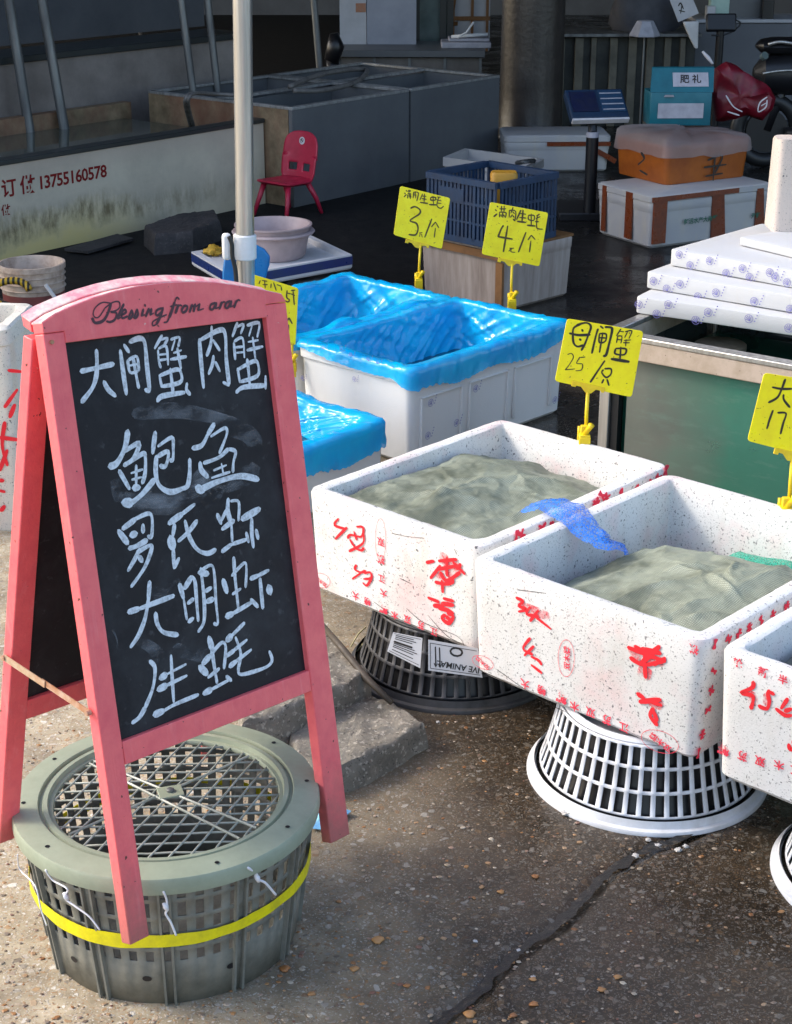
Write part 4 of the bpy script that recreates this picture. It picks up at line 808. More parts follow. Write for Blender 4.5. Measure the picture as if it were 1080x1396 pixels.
script = [(1.0, [(72, 182), (80, 205), (100, 213), (140, 198), (168, 155), (190, 90)]), (.45, [(195, 88), (135, 82), (90, 115), (76, 155), (90, 178), (115, 172), (150, 120)]), (.5, [(150, 118), (200, 82), (240, 78), (246, 110), (225, 132), (190, 142)]), (.8, [(188, 142), (225, 150), (215, 190), (185, 207), (162, 202)]),
 (1, [(272, 92), (250, 140), (232, 185)]), (.5, [(232, 188), (252, 178)]), (.8, [(252, 165), (285, 145), (278, 127), (258, 148), (262, 182), (295, 170)]), (.8, [(302, 178), (322, 130)]), (.9, [(322, 130), (328, 160), (312, 185), (300, 182)]), (.8, [(338, 174), (356, 125)]), (.9, [(356, 125), (362, 158), (348, 180), (334, 178)]),
 (1, [(397, 125), (386, 168)]), (.5, [(386, 168), (406, 160)]), (1.1, [(404, 103), (409, 99)]), (1, [(432, 120), (412, 172)]), (.5, [(420, 150), (448, 122)]), (1, [(448, 122), (440, 162)]), (.5, [(440, 164), (462, 150)]),
 (.8, [(515, 118), (485, 130), (475, 155), (488, 165), (510, 145)]), (1.0, [(522, 115), (506, 170), (480, 222)]), (.55, [(480, 222), (458, 230), (458, 205), (500, 180), (545, 160)]),
 (.6, [(626, 62), (610, 50), (595, 85)]), (1.1, [(597, 80), (580, 130), (562, 178)]), (.6, [(562, 178), (548, 205), (528, 210)]), (.6, [(568, 108), (612, 97)]), (1, [(620, 98), (602, 150)]), (.6, [(608, 125), (628, 100), (642, 104)]), (.85, [(658, 102), (642, 130), (650, 146), (670, 135), (678, 108), (658, 102)]),
 (1, [(708, 95), (692, 145)]), (.5, [(700, 118), (728, 92)]), (1, [(728, 92), (718, 140)]), (.5, [(724, 115), (756, 90)]), (1, [(756, 90), (746, 132)]), (.5, [(746, 134), (782, 122)]),
 (.85, [(858, 85), (830, 95), (822, 122), (840, 126), (860, 95)]), (1, [(864, 84), (854, 120)]), (.5, [(856, 122), (880, 112)]), (1, [(898, 80), (882, 124)]), (.6, [(888, 105), (908, 78), (920, 84)]), (.85, [(952, 72), (928, 85), (920, 112), (936, 116), (955, 85)]), (1, [(960, 72), (950, 110)]), (.5, [(952, 112), (972, 102)]), (1, [(992, 70), (976, 114)]), (.6, [(984, 92), (1002, 66), (1015, 72)])]
mb = MB(); strokes(mb, script, (110, 395), 4.696, SP, SN, .0044, eps0=.0016, var=.1); sgbuild('script_lettering', mb, M['script'])

# ------------------------------------------------------------------ yellow price tags
def price_tag(label, corners, texts, base_px, depth_y, stem_px, holder_px, clip_px, yaw=.05, ink='ink_brown', tilt=.16, clip_w=.027):
    base = at_y(*clip_px, depth_y); n = Vector((math.sin(yaw), -math.cos(yaw), tilt)).normalized()
    root = thing('price_tag', label, 'price tag', base, 0, 'yellow clip-on price tags'); p0 = base
    cs = [at_pl(x, y, p0, n) for x, y in corners]; cen = sum(cs, Vector()) / 4; poly = []
    for i in range(4):
        a, b, c = cs[i - 1], cs[i], cs[(i + 1) % 4]; r = .008
        p1 = b + (a - b).normalized() * r; p2 = b + (c - b).normalized() * r
        for t in (0, .33, .66, 1): poly.append((p1.lerp(b, t)).lerp(b.lerp(p2, t), t))
    m = MB(); m.prism(poly, -n * .0022); build('card', m, M['yellow'], root, world=True, bevel=.0006)
    k = 0
    for data, org, sc, wd in texts:
        mb = MB(); strokes(mb, data, org, sc, p0, n, wd, eps0=.0005, var=.2); build('handwriting', mb, M[ink], root, world=True, fix=False)
    h0 = at_pl(*holder_px[0], p0, n); h1_ = at_pl(*holder_px[1], p0, n); hm = (h0 + h1_) / 2; ux = (h1_ - h0).normalized(); uz = n.cross(ux).normalized(); uz = uz if uz.z > 0 else -uz
    L_ = (h1_ - h0).length / 2; st = at_pl(*stem_px[0], p0, n); sb = at_pl(*stem_px[1], p0, n); m = MB()
    out = [(-L_, .006), (L_, .006), (L_, -.006), (L_ * .82, -.006), (L_ * .80, -.001), (L_ * .5, -.002), (L_ * .25, -.014), (-L_ * .1, -.014), (-L_ * .45, -.003), (-L_ * .72, -.002), (-L_ * .74, -.007), (-L_, -.007)]
    m.prism([hm + ux * a + uz * b + n * .003 for a, b in out], -n * .007); build('holder', m, M['yellow_clip'], root, world=True, bevel=.0006)
    m = MB(); m.tube([st + uz * .004, st.lerp(sb, .5), sb], .0042, 8); build('stem', m, M['yellow_clip'], root, world=True, smooth='all')
    # spring clip: two jaws over the rim and a lever
    c = base; m = MB(); m.box(c + Vector((0, -.017, -.008)), (clip_w, .005, .040), yaw); m.box(c + Vector((0, .016, -.006)), (clip_w, .004, .030), yaw); m.box(c + Vector((0, 0, .013)), (clip_w * .9, .036, .009), yaw); m.box(c + Vector((0, -.004, .026)), (clip_w * .62, .014, .022), yaw); build('clip_jaw', m, M['yellow_clip'], root, world=True, bevel=.0015)
    m = MB(); m.tube([c + Vector((-.004, -.008, .012)), c + Vector((.012, -.014, .036)), c + Vector((.014, -.016, .042))], [.007, .006, .008], 8); m.tube([c + Vector((-.010, .004, .012)), c + Vector((-.010, .012, .030))], [.005, .004], 8); build('clip_lever', m, M['yellow_clip'], root, world=True, smooth='all')
    return root
def zc(o, s, pts): return [(o[0] + x / s, o[1] + y / s) for x, y in pts]
G_ = ((530, 245), 12.0)
t3a = [(1, [(360, 465), (430, 440), (510, 490), (500, 560), (350, 665), (450, 710), (480, 800), (440, 900), (330, 895)]), (.9, [(705, 640), (590, 940)]), (.7, [(765, 690), (700, 770)]), (.7, [(765, 690), (820, 785)]), (.7, [(765, 790), (745, 940)]), (.45, [(500, 870), (550, 860)]), (.45, [(520, 880), (500, 930)]), (.45, [(535, 885), (550, 940)])]
t3b = [[(285, 170), (300, 190)], [(260, 215), (275, 230)], [(250, 280), (290, 240)], [(310, 190), (360, 180)], [(325, 170), (330, 205)], [(345, 165), (350, 200)], [(310, 220), (360, 225)], [(315, 240), (310, 300)], [(335, 225), (345, 290)], [(360, 230), (355, 310)], [(410, 200), (400, 300)], [(410, 200), (485, 215), (460, 345)], [(440, 190), (425, 260)], [(445, 240), (440, 300)], [(555, 230), (510, 330)], [(550, 265), (615, 270)], [(540, 305), (615, 320)], [(585, 230), (580, 370)], (1.3, [(515, 370), (640, 385)]), (1.2, [(690, 290), (690, 330), (760, 330), (765, 290), (690, 285)]), [(725, 265), (735, 400)], (1.4, [(665, 405), (780, 410)]), [(790, 280), (850, 285)], [(780, 325), (860, 345)], [(780, 380), (860, 385)], [(820, 280), (790, 420), (850, 465), (900, 430)]]
RZ = Matrix.Rotation(-.771, 3, 'Z')
def rim_y(root, px, py):                 # depth of the rim seen at this pixel
    return at_z(px, py, root.location.z + root['dims'][2]).y
price_tag('yellow tag reading 3 clipped to the rear blue lined box', zc(*G_, [(190, 100), (1010, 300), (870, 1135), (80, 900)]), [(t3a, *G_, .0055), (t3b, *G_, .0036)], None, rim_y(bB, 571, 385), ((573, 335), (571, 378)), ((553, 328), (585, 336)), (571, 385), .05)
H_ = ((650, 270), 10.286)
t4a = [(1, [(375, 385), (345, 430), (300, 540)]), (1, [(300, 540), (500, 575)]), (1, [(435, 390), (375, 750)]), (.5, [(460, 700), (520, 705)]), (.5, [(480, 705), (450, 745)]), (.5, [(490, 705), (480, 750), (540, 760)]), (1, [(690, 480), (585, 755)]), (.7, [(765, 520), (720, 585)]), (.7, [(765, 520), (820, 580)]), (.7, [(760, 600), (740, 755)])]
t4b = [[(285, 110), (300, 125)], [(260, 160), (280, 180)], (1.3, [(240, 260), (285, 220)]), [(320, 150), (410, 150)], [(350, 110), (345, 180)], [(385, 110), (385, 180)], [(320, 195), (320, 265)], [(320, 195), (410, 205), (400, 275)], [(365, 190), (365, 270)], [(340, 230), (345, 260)], [(380, 235), (390, 260)], [(460, 170), (455, 270)], [(460, 170), (545, 185), (535, 310), (510, 290)], [(510, 130), (480, 210)], [(505, 190), (530, 220)], [(500, 230), (475, 270)], [(505, 245), (525, 270)], (1.3, [(620, 170), (560, 300)]), [(605, 215), (690, 225)], [(600, 270), (690, 280)], (1.3, [(650, 170), (635, 330)]), (1.4, [(570, 325), (690, 340)]), [(725, 250), (730, 300), (800, 310), (805, 245), (725, 240)], [(765, 220), (765, 380)], (1.4, [(710, 380), (820, 390)]), [(840, 250), (880, 225)], [(830, 285), (890, 260)], [(820, 330), (870, 330)], [(850, 240), (840, 400), (870, 430), (925, 435)]]
price_tag('yellow tag reading 4 clipped to the front blue lined box', zc(*H_, [(190, 55), (1005, 205), (880, 960), (70, 785)]), [(t4a, *H_, .006), (t4b, *H_, .0040)], None, rim_y(bA, 698, 412), ((698, 362), (697, 404)), ((679, 354), (712, 360)), (698, 413), .05)
I_ = ((750, 425), 7.714)
t25 = [[(320, 130), (250, 170), (240, 250), (250, 330), (290, 365), (350, 350)], [(280, 140), (380, 115), (430, 155), (400, 250), (370, 330), (330, 405)], (1.2, [(205, 225), (300, 245), (420, 240)]), [(335, 185), (345, 205)], [(310, 285), (325, 300)], [(505, 180), (480, 260), (440, 435)], (.8, [(530, 150), (560, 175)]), (1.2, [(580, 160), (640, 165), (652, 200), (620, 340), (590, 450), (560, 465)]), (.8, [(520, 230), (518, 320), (580, 310), (590, 235), (520, 230)]), (.8, [(515, 272), (585, 275)]), (.9, [(555, 220), (520, 425)]),
  (.6, [(745, 180), (700, 250)]), (.5, [(735, 205), (775, 210)]), (.6, [(710, 260), (700, 325)]), (.6, [(710, 255), (755, 260), (745, 330)]), (.5, [(705, 290), (750, 295)]), (.6, [(790, 210), (860, 200), (830, 280)]), (.5, [(815, 210), (785, 270)]), (.5, [(780, 300), (850, 295)]), (.6, [(770, 325), (835, 325)]), (.6, [(800, 290), (795, 360)]), (.9, [(690, 390), (685, 440), (780, 450), (797, 390), (690, 385)]), (.9, [(745, 370), (735, 500)]), (1.4, [(645, 495), (830, 525)])]
t25b = [(1, [(185, 450), (225, 438), (245, 480), (200, 560), (160, 610)]), [(160, 610), (260, 600)], [(370, 475), (320, 480)], [(315, 475), (280, 540), (340, 550), (330, 610), (270, 620)]]
t25c = [(1.1, [(575, 515), (500, 625), (425, 740)]), [(560, 610), (545, 640), (590, 690), (640, 655), (640, 600), (575, 600)], [(565, 710), (545, 750)], [(600, 710), (620, 775)]]
price_tag('yellow tag reading 25 clipped to the back rim of the left speckled box', zc(*I_, [(180, 70), (985, 205), (860, 900), (50, 730)]), [(t25, *I_, .0048), (t25b, *I_, .0022), (t25c, *I_, .0040)], None, rim_y(b1, 797, 602), ((801, 536), (799, 588)), ((780, 522), (824, 532)), (796, 600), .05, 'ink', .12)
J_ = ((1000, 490), 10.74)
price_tag('yellow tag reading 17 clipped to the back rim of the middle box', [(1042, 508), (1127, 522), (1112, 625), (1019, 601)], [([[(760, 290), (700, 450), (640, 560), (515, 630)], [(570, 405), (700, 430), (859, 430)], [(735, 515), (740, 590), (825, 700)], (.9, [(580, 745), (530, 880), (490, 1015)]), (.9, [(650, 780), (770, 790), (730, 930), (690, 1090)])], *J_, .0046)], None, rim_y(b2, 1072, 690), ((1080, 628), (1076, 688)), ((1056, 614), (1100, 624)), (1070, 700), .05, 'ink', .12)
K_ = ((340, 365), 8.73)
pt = price_tag('yellow tag half hidden behind the pink chalkboard frame', [(345, 374), (407, 393), (403, 471), (341, 452)], [([(1, [(130, 150), (115, 190)]), (1, [(150, 150), (210, 160)]), (1, [(180, 150), (190, 240)]), (1, [(160, 200), (215, 200)]), (1, [(260, 190), (255, 240)]), (1, [(290, 180), (320, 270)]), (1, [(330, 200), (380, 220)]), (1, [(380, 230), (385, 270)]), (1.2, [(450, 270), (445, 350), (480, 380)]), (1.2, [(450, 300), (490, 310)]), (1.2, [(500, 270), (545, 265)]), (1.2, [(500, 310), (540, 330)]), (1.2, [(520, 270), (535, 440)]), (1.2, [(395, 370), (450, 405), (480, 390)]), (1.3, [(475, 595), (440, 640)]), (1.3, [(475, 600), (510, 665)]), (1.3, [(468, 680), (460, 780)])], *K_, .0035)], None, at_z(398, 470, .27).y - .05, ((398, 472), (398, 490)), ((380, 466), (400, 470)), (398, 500), .05, 'ink_brown')

# ------------------------------------------------------------------ glass tank with lids stacked on it
TY = math.atan2(-.289, .392)
tk = thing('glass_tank', 'murky green glass tank with a beige frame, right of the tag priced 25', 'fish tank', (.515, 3.995, 0), TY)
TW, TD, TZ = 1.25, .62, .55
m = MB()
for x, y in ((.014, .014), (TW - .014, .014), (.014, TD - .014), (TW - .014, TD - .014)): m = MB(); m.box((x, y, .25), (.028, .028, .5)); build('corner_post', m, M['steel'], tk, bevel=.002)
m = MB(); m.box((.040, .020, .25), (.020, .020, .48)); build('black_seal', m, M['rubber'], tk)
m = MB(); m.box((TW / 2, .012, .5165), (TW, .034, .047)); build('front_rail', m, M['beige'], tk, bevel=.003)
m = MB(); m.box((TW / 2, .012, .5475), (TW + .01, .040, .013)); m.box((.012, TD / 2, .5475), (.03, TD - .045, .013)); m.box((TW - .012, TD / 2, .5475), (.03, TD - .045, .013)); m.box((TW / 2, TD - .01, .5475), (TW + .01, .03, .013)); build('top_trim', m, M['steel'], tk, bevel=.002)
m = MB(); m.box((.012, TD / 2, .517), (.026, TD - .06, .046)); m.box((TW - .012, TD / 2, .517), (.026, TD - .06, .046)); m.box((TW / 2, TD - .012, .517), (TW - .06, .026, .046)); build('side_rail', m, M['beige'], tk)
m = MB(); m.box((TW / 2, .018, .02), (TW - .06, .03, .04)); m.box((TW / 2, TD - .018, .02), (TW - .06, .03, .04)); build('bottom_rail', m, M['steel'], tk)
m = MB(); m.box((TW / 2 + .02, .018, .2665), (TW - .1, .006, .45)); build('front_pane', m, M['glass_green'], tk)
m = MB(); m.box((.018, TD / 2, .2665), (.006, TD - .06, .45)); m.box((TW - .018, TD / 2, .2665), (.006, TD - .06, .45)); m.box((TW / 2, TD - .02, .2665), (TW - .06, .006, .45)); build('side_pane', m, M['glass_dark'], tk)
m = MB(); m.box((.55, TD / 2, .30), (.006, TD - .08, .40)); build('divider_pane', m, M['glass_dark'], tk)
m = MB(); m.box((TW / 2, TD / 2, .235), (TW - .09, TD - .09, .40)); build('green_water', m, M['water_green'], tk)
m = MB(); m.tube(catmull([(.16, .10, .06), (.20, .12, .18), (.18, .11, .22), (.24, .11, .20), (.22, .12, .05)], 6), .012, 8); build('water_hose', m, M['net_green'], tk, smooth='all')
fd = at_z(983, 466, .46); fdo = MB(); fdo.lathe([(.0005, .0), (.06, .0), (.068, .006), (.068, .018), (.062, .022), (.0005, .022)], 40)
o = build('float_disc', fdo, M['beige'], smooth=True); o.location = (fd.x, fd.y, .436); tag(o, 'round beige disc floating inside the green glass tank', 'float')
def lid(label, a, b, z, L=.80, Dp=.46, th=.044, mat='foam_lidm', pr=True, seed=1):
    pa, pb = at_z(*a, z), at_z(*b, z); yaw = math.atan2(pb.y - pa.y, pb.x - pa.x); c = pa + Matrix.Rotation(yaw, 3, 'Z') @ Vector((L / 2, Dp / 2, 0))
    o = thing('foam_slab', label, 'foam lid', c, yaw, 'foam lids stacked on the glass tank'); m = MB(); KS_ = ks_of(rr(L, Dp, .012, 0), .03)
    lp = [rough_loop(dense(rr(L - i * 2, Dp - i * 2, .012, zz), ks=KS_), .0007, seed, 7) for i, zz in ((.006, 0), (.001, .002), (0, .004), (0, th - .004), (.001, th - .001), (.004, th), (.03, th + .0003))]
    m.loft(lp, True, True); build('body', m, M[mat], o, smooth=True, fix=False); o['dims'] = (L, Dp, th, 0, .03)
    bpy.context.view_layer.update()
    return o
L1 = lid('bottom foam lid of the stack on the glass tank', (866, 427), (1080, 458), .5545, seed=3)
L2 = lid('second foam lid from the bottom of the stack on the glass tank', (880, 393), (1080, 427), .600, seed=4)
L3 = lid('third foam lid, under the small topmost slab of the stack', (912, 362), (1080, 393), .6455, seed=5)
L4 = lid('topmost foam slab set back on the stack of lids', (1006, 334), (1080, 352), .691, .6, .30, .022, seed=6)
def z77(x, y): return (850 + x / 4.696, 300 + y / 4.696)
prints(L1, 'front', [z77(*p) for p in ((100, 540), (290, 540), (545, 590), (805, 630), (1060, 690), (215, 600), (465, 640))], .021, .002)
prints(L2, 'front', [z77(*p) for p in ((195, 390), (365, 410), (595, 465), (840, 520), (1070, 570), (280, 440), (480, 490))], .021, .002)
prints(L3, 'front', [z77(*p) for p in ((360, 220), (555, 260), (765, 310), (940, 335), (975, 365), (430, 290), (660, 340), (810, 365), (1050, 400))], .021, .002)
fc = at_z(1053, 316, .7135)
ch = thing('foam_block', 'pale pinkish foam block standing on the lids at the right edge', 'foam block', fc); m = MB()
m.loft([rough_loop(dense(rr(w_, d_, .02, z_, cx=w_ / 2, cy=d_ / 2), ks=ks_of(rr(.3, .12, .02, 0), .03)), .003, 4) for w_, d_, z_ in ((.30, .12, 0), (.30, .12, .02), (.285, .11, .15), (.27, .10, .235), (.25, .08, .245))], True, True); build('body', m, M['foam_cream'], ch, smooth=True, fix=False)

# blue mesh scrap over the two walls, plus litter in the boxes
def sheet(name, label, cat, P0, P1, wfun, mat, n=60, k=16, lift=.012, seed=1, path=None):
    m = MB(); vs = []
    for i in range(n + 1):
        t = i / n; c = path(t); d = (path(min(t + .02, 1)) - path(max(t - .02, 0))); d.z = 0; d.normalize(); sd = Vector((-d.y, d.x, 0))
        for j in range(k + 1):
            s = (j / k - .5); p = c + sd * s * wfun(t) + Vector((0, 0, lift * (1 - (2 * s) ** 2) + .007 * noise.noise((t * 9, s * 7, seed)) + .004 * noise.noise((t * 30, s * 16, seed)))); vs.append(p)
    m.add(vs, [(i * (k + 1) + j, i * (k + 1) + j + 1, (i + 1) * (k + 1) + j + 1, (i + 1) * (k + 1) + j) for i in range(n) for j in range(k)])
    o = build(name, m, mat, smooth='all', fix=False); tag(o, label, cat); return o
ZT = .408
_bp = [at_z(738, 690, .392), at_z(758, 689, .412), at_z(780, 702, ZT + .004), at_z(800, 722, .395), at_z(825, 742, .375), at_z(846, 748, .352), at_z(852, 752, .345)]
def bpath(t):
    x = t * (len(_bp) - 1); i = min(int(x), len(_bp) - 2); return _bp[i].lerp(_bp[i + 1], x - i)
sheet('mesh_bag', 'bright blue mesh bag draped over the wall between the two speckled boxes', 'mesh bag', None, None, lambda t: .085 * (1 - t) ** .6 + .02, M['net_blue'], path=bpath, seed=5)

# ------------------------------------------------------------------ kerb stones, stick, shipping labels, litter
def rock(name, label, cat, top, zt, mat, seed, sub=4, amp=.009, zb=-.01):
    ps = [at_z(x, y, zt) for x, y in top]; c = sum(ps, Vector()) / len(ps); c.z = 0; m = MB(); base = dense([Vector((p.x - c.x, p.y - c.y, 0)) for p in ps], .012); loops = []
    for f, z in ((1.06, zb), (1.05, zt * .3), (1.03, zt * .7), (1.0, zt * .93), (.97, zt)) + tuple((.92 - .06 * k_, zt * 1.03) for k_ in range(16)) + ((.01, zt * 1.03),):
        loops.append([Vector((p.x * f, p.y * f, z)) + Vector((fbm((p.x * 14, p.y * 14, z * 14 + seed)), fbm((p.y * 14, p.x * 14, z * 14 + seed + 5)), .9 * fbm((p.x * f * 22, p.y * f * 22, seed)) if z > 0 else 0)) * amp + Vector((0, 0, .004 * abs(noise.noise((p.x * f * 70, p.y * f * 70, seed))) if z > zt * .9 else 0)) for p in base])
    m.loft(loops, False, True); o = build(name, m, mat, smooth=True, fix=False); o.location = c; tag(o, label, cat); return o
rock('kerb_stone', 'broken rough concrete kerb lump between the sign leg and the white basket', 'concrete lump', [(395, 990), (440, 968), (500, 948), (545, 962), (577, 986), (540, 1012), (480, 1040), (440, 1052), (405, 1040)], .055, M['concrete'], 3)
rock('kerb_stone', 'higher rough concrete block behind the right leg of the sign', 'concrete block', [(330, 905), (385, 868), (440, 862), (478, 890), (500, 918), (470, 935), (430, 950), (380, 975), (330, 985)], .105, M['concrete'], 8)
m = MB(); m.tube([at_z(436, 848, .14), at_z(470, 888, .13), at_z(500, 925, .10), at_z(534, 958, .07)], [.006, .0075, .0075, .006], 8); tag(build('pole', m, M['darkwood'], smooth='all'), 'dark stick leaning over the broken kerb lump', 'stick')
for a, b in (((478, 882), (499, 855)), ((486, 888), (523, 857))):
    m = MB(); m.tube([at_z(*a, .012), (at_z(*a, .02) + at_z(*b, .02)) / 2 + Vector((0, 0, .008)), at_z(*b, .03)], .0018, 5); tag(build('straw', m, M['straw'], smooth='all'), 'thin dry straw beside the dark basket, ' + ('steeper one nearer the stick' if a[0] == 478 else 'flatter one reaching the basket rim'), 'straw', 'dry straws beside the dark basket')
for k, (name, cs, lab, tilt) in enumerate((('shipping_label', [(536, 862), (576, 870), (573, 911), (528, 888)], 'small creased shipping label upside down on the dark basket, left one', 0), ('shipping_label', [(584, 872), (652, 884), (658, 924), (584, 914)], 'wide white label reading LIVE ANIMAL upside down on the dark basket', 0))):
    nrm = Vector((-.25 if k == 0 else .05, -1, .35)).normalized(); p0 = at_y(cs[0][0], cs[0][1], 2.96 if k == 0 else 2.945); pts = [at_pl(x, y, p0, nrm) for x, y in cs]; root = thing(name, lab, 'label', p0)
    m = MB(); m.prism(pts, -nrm * .0012); build('sheet', m, M['paper'], root, world=True)
    mb = MB(); E_ = lambda u, v: (pts[0] * (1 - u) + pts[1] * u) * (1 - v) + (pts[3] * (1 - u) + pts[2] * u) * v
    if k: 
        exx = (pts[1] - pts[0]).normalized(); eyy = nrm.cross(exx).normalized() if nrm.cross(exx).z > 0 else -nrm.cross(exx).normalized()
        place_text(mb, 'LIVE ANIMAL', .0165, E_(.60, .74), -exx, -eyy, nrm, .0006)
        for (u0, v0, u1, v1, w_) in ((.04, .10, .96, .10, .0012), (.04, .92, .96, .92, .0012), (.04, .10, .04, .92, .0012), (.14, .2, .14, .82, .0025), (.22, .2, .22, .82, .0025)): ribbon(mb, [E_(u0, v0), E_(u1, v1)], [w_] * 2, nrm, .0006)
        for u in (.14, .22): ribbon(mb, [E_(u - .03, .74), E_(u, .86), E_(u + .03, .74)], [.002] * 3, nrm, .0007)
        c = E_(.55, .25); ribbon(mb, [c + exx * .012 * math.cos(a) + eyy * .008 * math.sin(a) for a in [2 * math.pi * j / 10 for j in range(11)]], [.004] * 11, nrm, .0006)
    else:
        for v in (.12, .2, .28, .42, .5, .58, .66, .8): ribbon(mb, [E_(.12, v), E_(.88 - .2 * (v * 7 % 1), v)], [.0016 if v != .42 else .004] * 2, nrm, .0006)
        for v in (.05, .92): ribbon(mb, [E_(.05, v), E_(.95, v)], [.001] * 2, nrm, .0006)
    build('printing', mb, M['ink'], root, world=True, fix=False)
def scrap(name, label, cat, px, py, r, mat, seed, z=0.0, flat=.5, group=None):
    p = at_z(px, py, z); m = MB(); b = bmesh.new(); bmesh.ops.create_icosphere(b, subdivisions=3, radius=r)
    for v in b.verts:
        q = v.co / r; v.co *= 1 + .55 * noise.noise(q * 1.7 + Vector((seed, 0, 0))) + .25 * noise.noise(q * 4 + Vector((0, seed, 0))); v.co.z *= flat
    m.add([v.co.copy() for v in b.verts], [tuple(v.index for v in f.verts) for f in b.faces]); b.free()
    o = build(name, m, mat, smooth=True); o.location = (p.x, p.y, z + r * flat * .7); tag(o, label, cat, group); return o
scrap('foam_scrap', 'white crumb of foam below the broken kerb lump', 'foam scrap', 490, 1066, .009, M['foam'], 1)
scrap('foam_scrap', 'wet whitish crumb at the foot of the white basket rim', 'foam scrap', 773, 1110, .009, M['foam_back'], 2)
for i, (x, y, r) in enumerate(((897, 1154, .006), (866, 1168, .0065), (925, 1160, .006), (935, 1155, .005), (884, 1146, .005), (707, 1298, .005), (775, 1245, .004), (527, 963, .010), (515, 966, .008), (600, 962, .004), (597, 985, .004), (648, 1284, .0035), (727, 1333, .0035))):
    scrap('shell_bit', 'tiny pale shell fragment lying in the wet crack or beside the kerb', 'shell fragment', x, y, r, M['foam_back'], 10 + i, .05 if i in (7, 8) else 0, .5, 'pale shell fragments on the ground')
m = MB(); pts = [at_z(x, y, .004) for x, y in ((424, 1131), (430, 1105), (440, 1090), (458, 1098), (479, 1110), (462, 1122), (447, 1132))]; c = sum(pts, Vector()) / 7; n_ = len(pts)
vs = [p + Vector((0, 0, .010 * abs(fbm((p.x * 40, p.y * 40, 2))))) for p in pts] + [c + Vector((0, 0, .022))]; m.add(vs, [(i, (i + 1) % n_, n_) for i in range(n_)]); o = build('paper_scrap', m, M['bluepaper'], solid=.001); tag(o, 'crumpled pale blue paper beside the right foot of the sign', 'paper scrap')

# ------------------------------------------------------------------ steel pole, clamp, blue panel, tray and tub
PY = 4.72
pt_, pb_ = at_y(330.5, 0, PY), at_y(335, 390, PY); dv = (pb_ - pt_) / (pb_.z - pt_.z); foot = pb_ + dv * (0 - pb_.z); topp = pb_ + dv * (3.05 - pb_.z)
pl = thing('steel_pole', 'scratched steel canopy pole rising behind the chalkboard sign', 'pole', foot)
m = MB(); m.tube([foot, topp], .0265, 28); build('shaft', m, M['steel'], pl, world=True, smooth=True)
cp = at_y(334, 336, PY); m = MB(); m.tube([cp - dv * .036, cp - dv * .033, cp + dv * .033, cp + dv * .036], [.030, .0335, .0335, .030], 32); build('clamp_ring', m, M['white_clamp'], pl, world=True, smooth=True)
m = MB(); c2 = at_y(309, 336, PY - .02); m.box(c2, (.026, .022, .078)); build('clamp_tab', m, M['white_clamp'], pl, world=True, bevel=.009)
m = MB(); m.tube(catmull([tuple(at_y(x, y, PY - .045)) for x, y in ((312, 322), (316, 332), (317, 350), (321, 368), (323, 395), (326, 430), (328, 470))], 5), .0065, 8); build('cable', m, M['rubber'], pl, world=True, smooth='all')
BYY = 5.35; m = MB(); out = [(302, 420), (303, 372), (306, 348), (314, 338), (326, 334), (348, 334), (360, 340), (368, 350), (367, 362), (362, 380), (360, 420)]
ps = [at_y(x, y, BYY) for x, y in out]; ps = [Vector((ps[0].x, BYY, 0))] + ps[1:-1] + [Vector((ps[-1].x, BYY, 0))]; m.prism(ps, (0, .02, 0)); o = build('blue_panel', m, M['blue_panel'], bevel=.006); tag(o, 'rounded blue plastic panel standing behind the steel pole', 'plastic panel')
zt = .17; q0, q1, q2, q3 = [at_z(x, y, zt) for x, y in ((261, 343), (318, 376), (480, 347), (420, 322))]
q3 = q0 + (q2 - q1); tr = thing('foam_tray', 'white foam tray edged with navy tape under the pale tub', 'tray', (q0 + q2) / 2 - Vector((0, 0, .06))); m = MB()
ins = lambda a, k, dz: [p.lerp((q0 + q2) / 2, k) + Vector((0, 0, dz)) for p in a]
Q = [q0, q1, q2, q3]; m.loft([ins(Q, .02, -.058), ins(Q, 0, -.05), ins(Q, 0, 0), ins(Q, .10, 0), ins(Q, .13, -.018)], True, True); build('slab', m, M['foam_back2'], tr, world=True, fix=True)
m = MB(); m.loft([ins(Q, -.006, -.040), ins(Q, -.006, -.006)]); build('navy_tape', m, M['navy'], tr, world=True)
tb = at_z(373, 345, .17); R0 = .170
tub = thing('plastic_tub', 'pale pink round plastic tub standing on the foam tray', 'tub', (tb.x, tb.y + .02, .153))
m = MB(); m.lathe([(.0005, .002), (.118, 0), (.128, .010), (.140, .07), (.147, .095), (.163, .097), (.168, .103), (.163, .109), (.150, .110), (.143, .105), (.134, .06), (.122, .02), (.0005, .018)], 64); build('outer_tub', m, M['tub'], tub, smooth=True)
m = MB(); m.lathe([(.145, .107), (.150, .125), (.157, .128), (.157, .133), (.147, .134), (.140, .120), (.128, .06), (.0005, .045)], 64); build('inner_tub', m, M['tub'], tub, smooth=True)
scrap('dry_leaf', 'crumpled yellow peel on the left corner of the foam tray', 'dry leaf', 291, 346, .035, M['leaf'], 4, .16, .55)
scrap('dry_leaf', 'yellow peel lying inside the pale tub', 'dry leaf', 352, 315, .03, M['leaf'], 6, .22, .3)
rock('stone_block', 'grey stone block under the foam tray', 'stone block', [(322, 390), (400, 402), (440, 396), (488, 378), (460, 362), (400, 360), (330, 366)], .085, M['stone_grey'], 12, amp=.01)
pr_ = at_z(41, 432, 0)
pa = thing('paint_pail', 'chalky cream pail with a dark red band on the floor at the left', 'bucket', (pr_.x, pr_.y + .1, 0)); R_ = .128
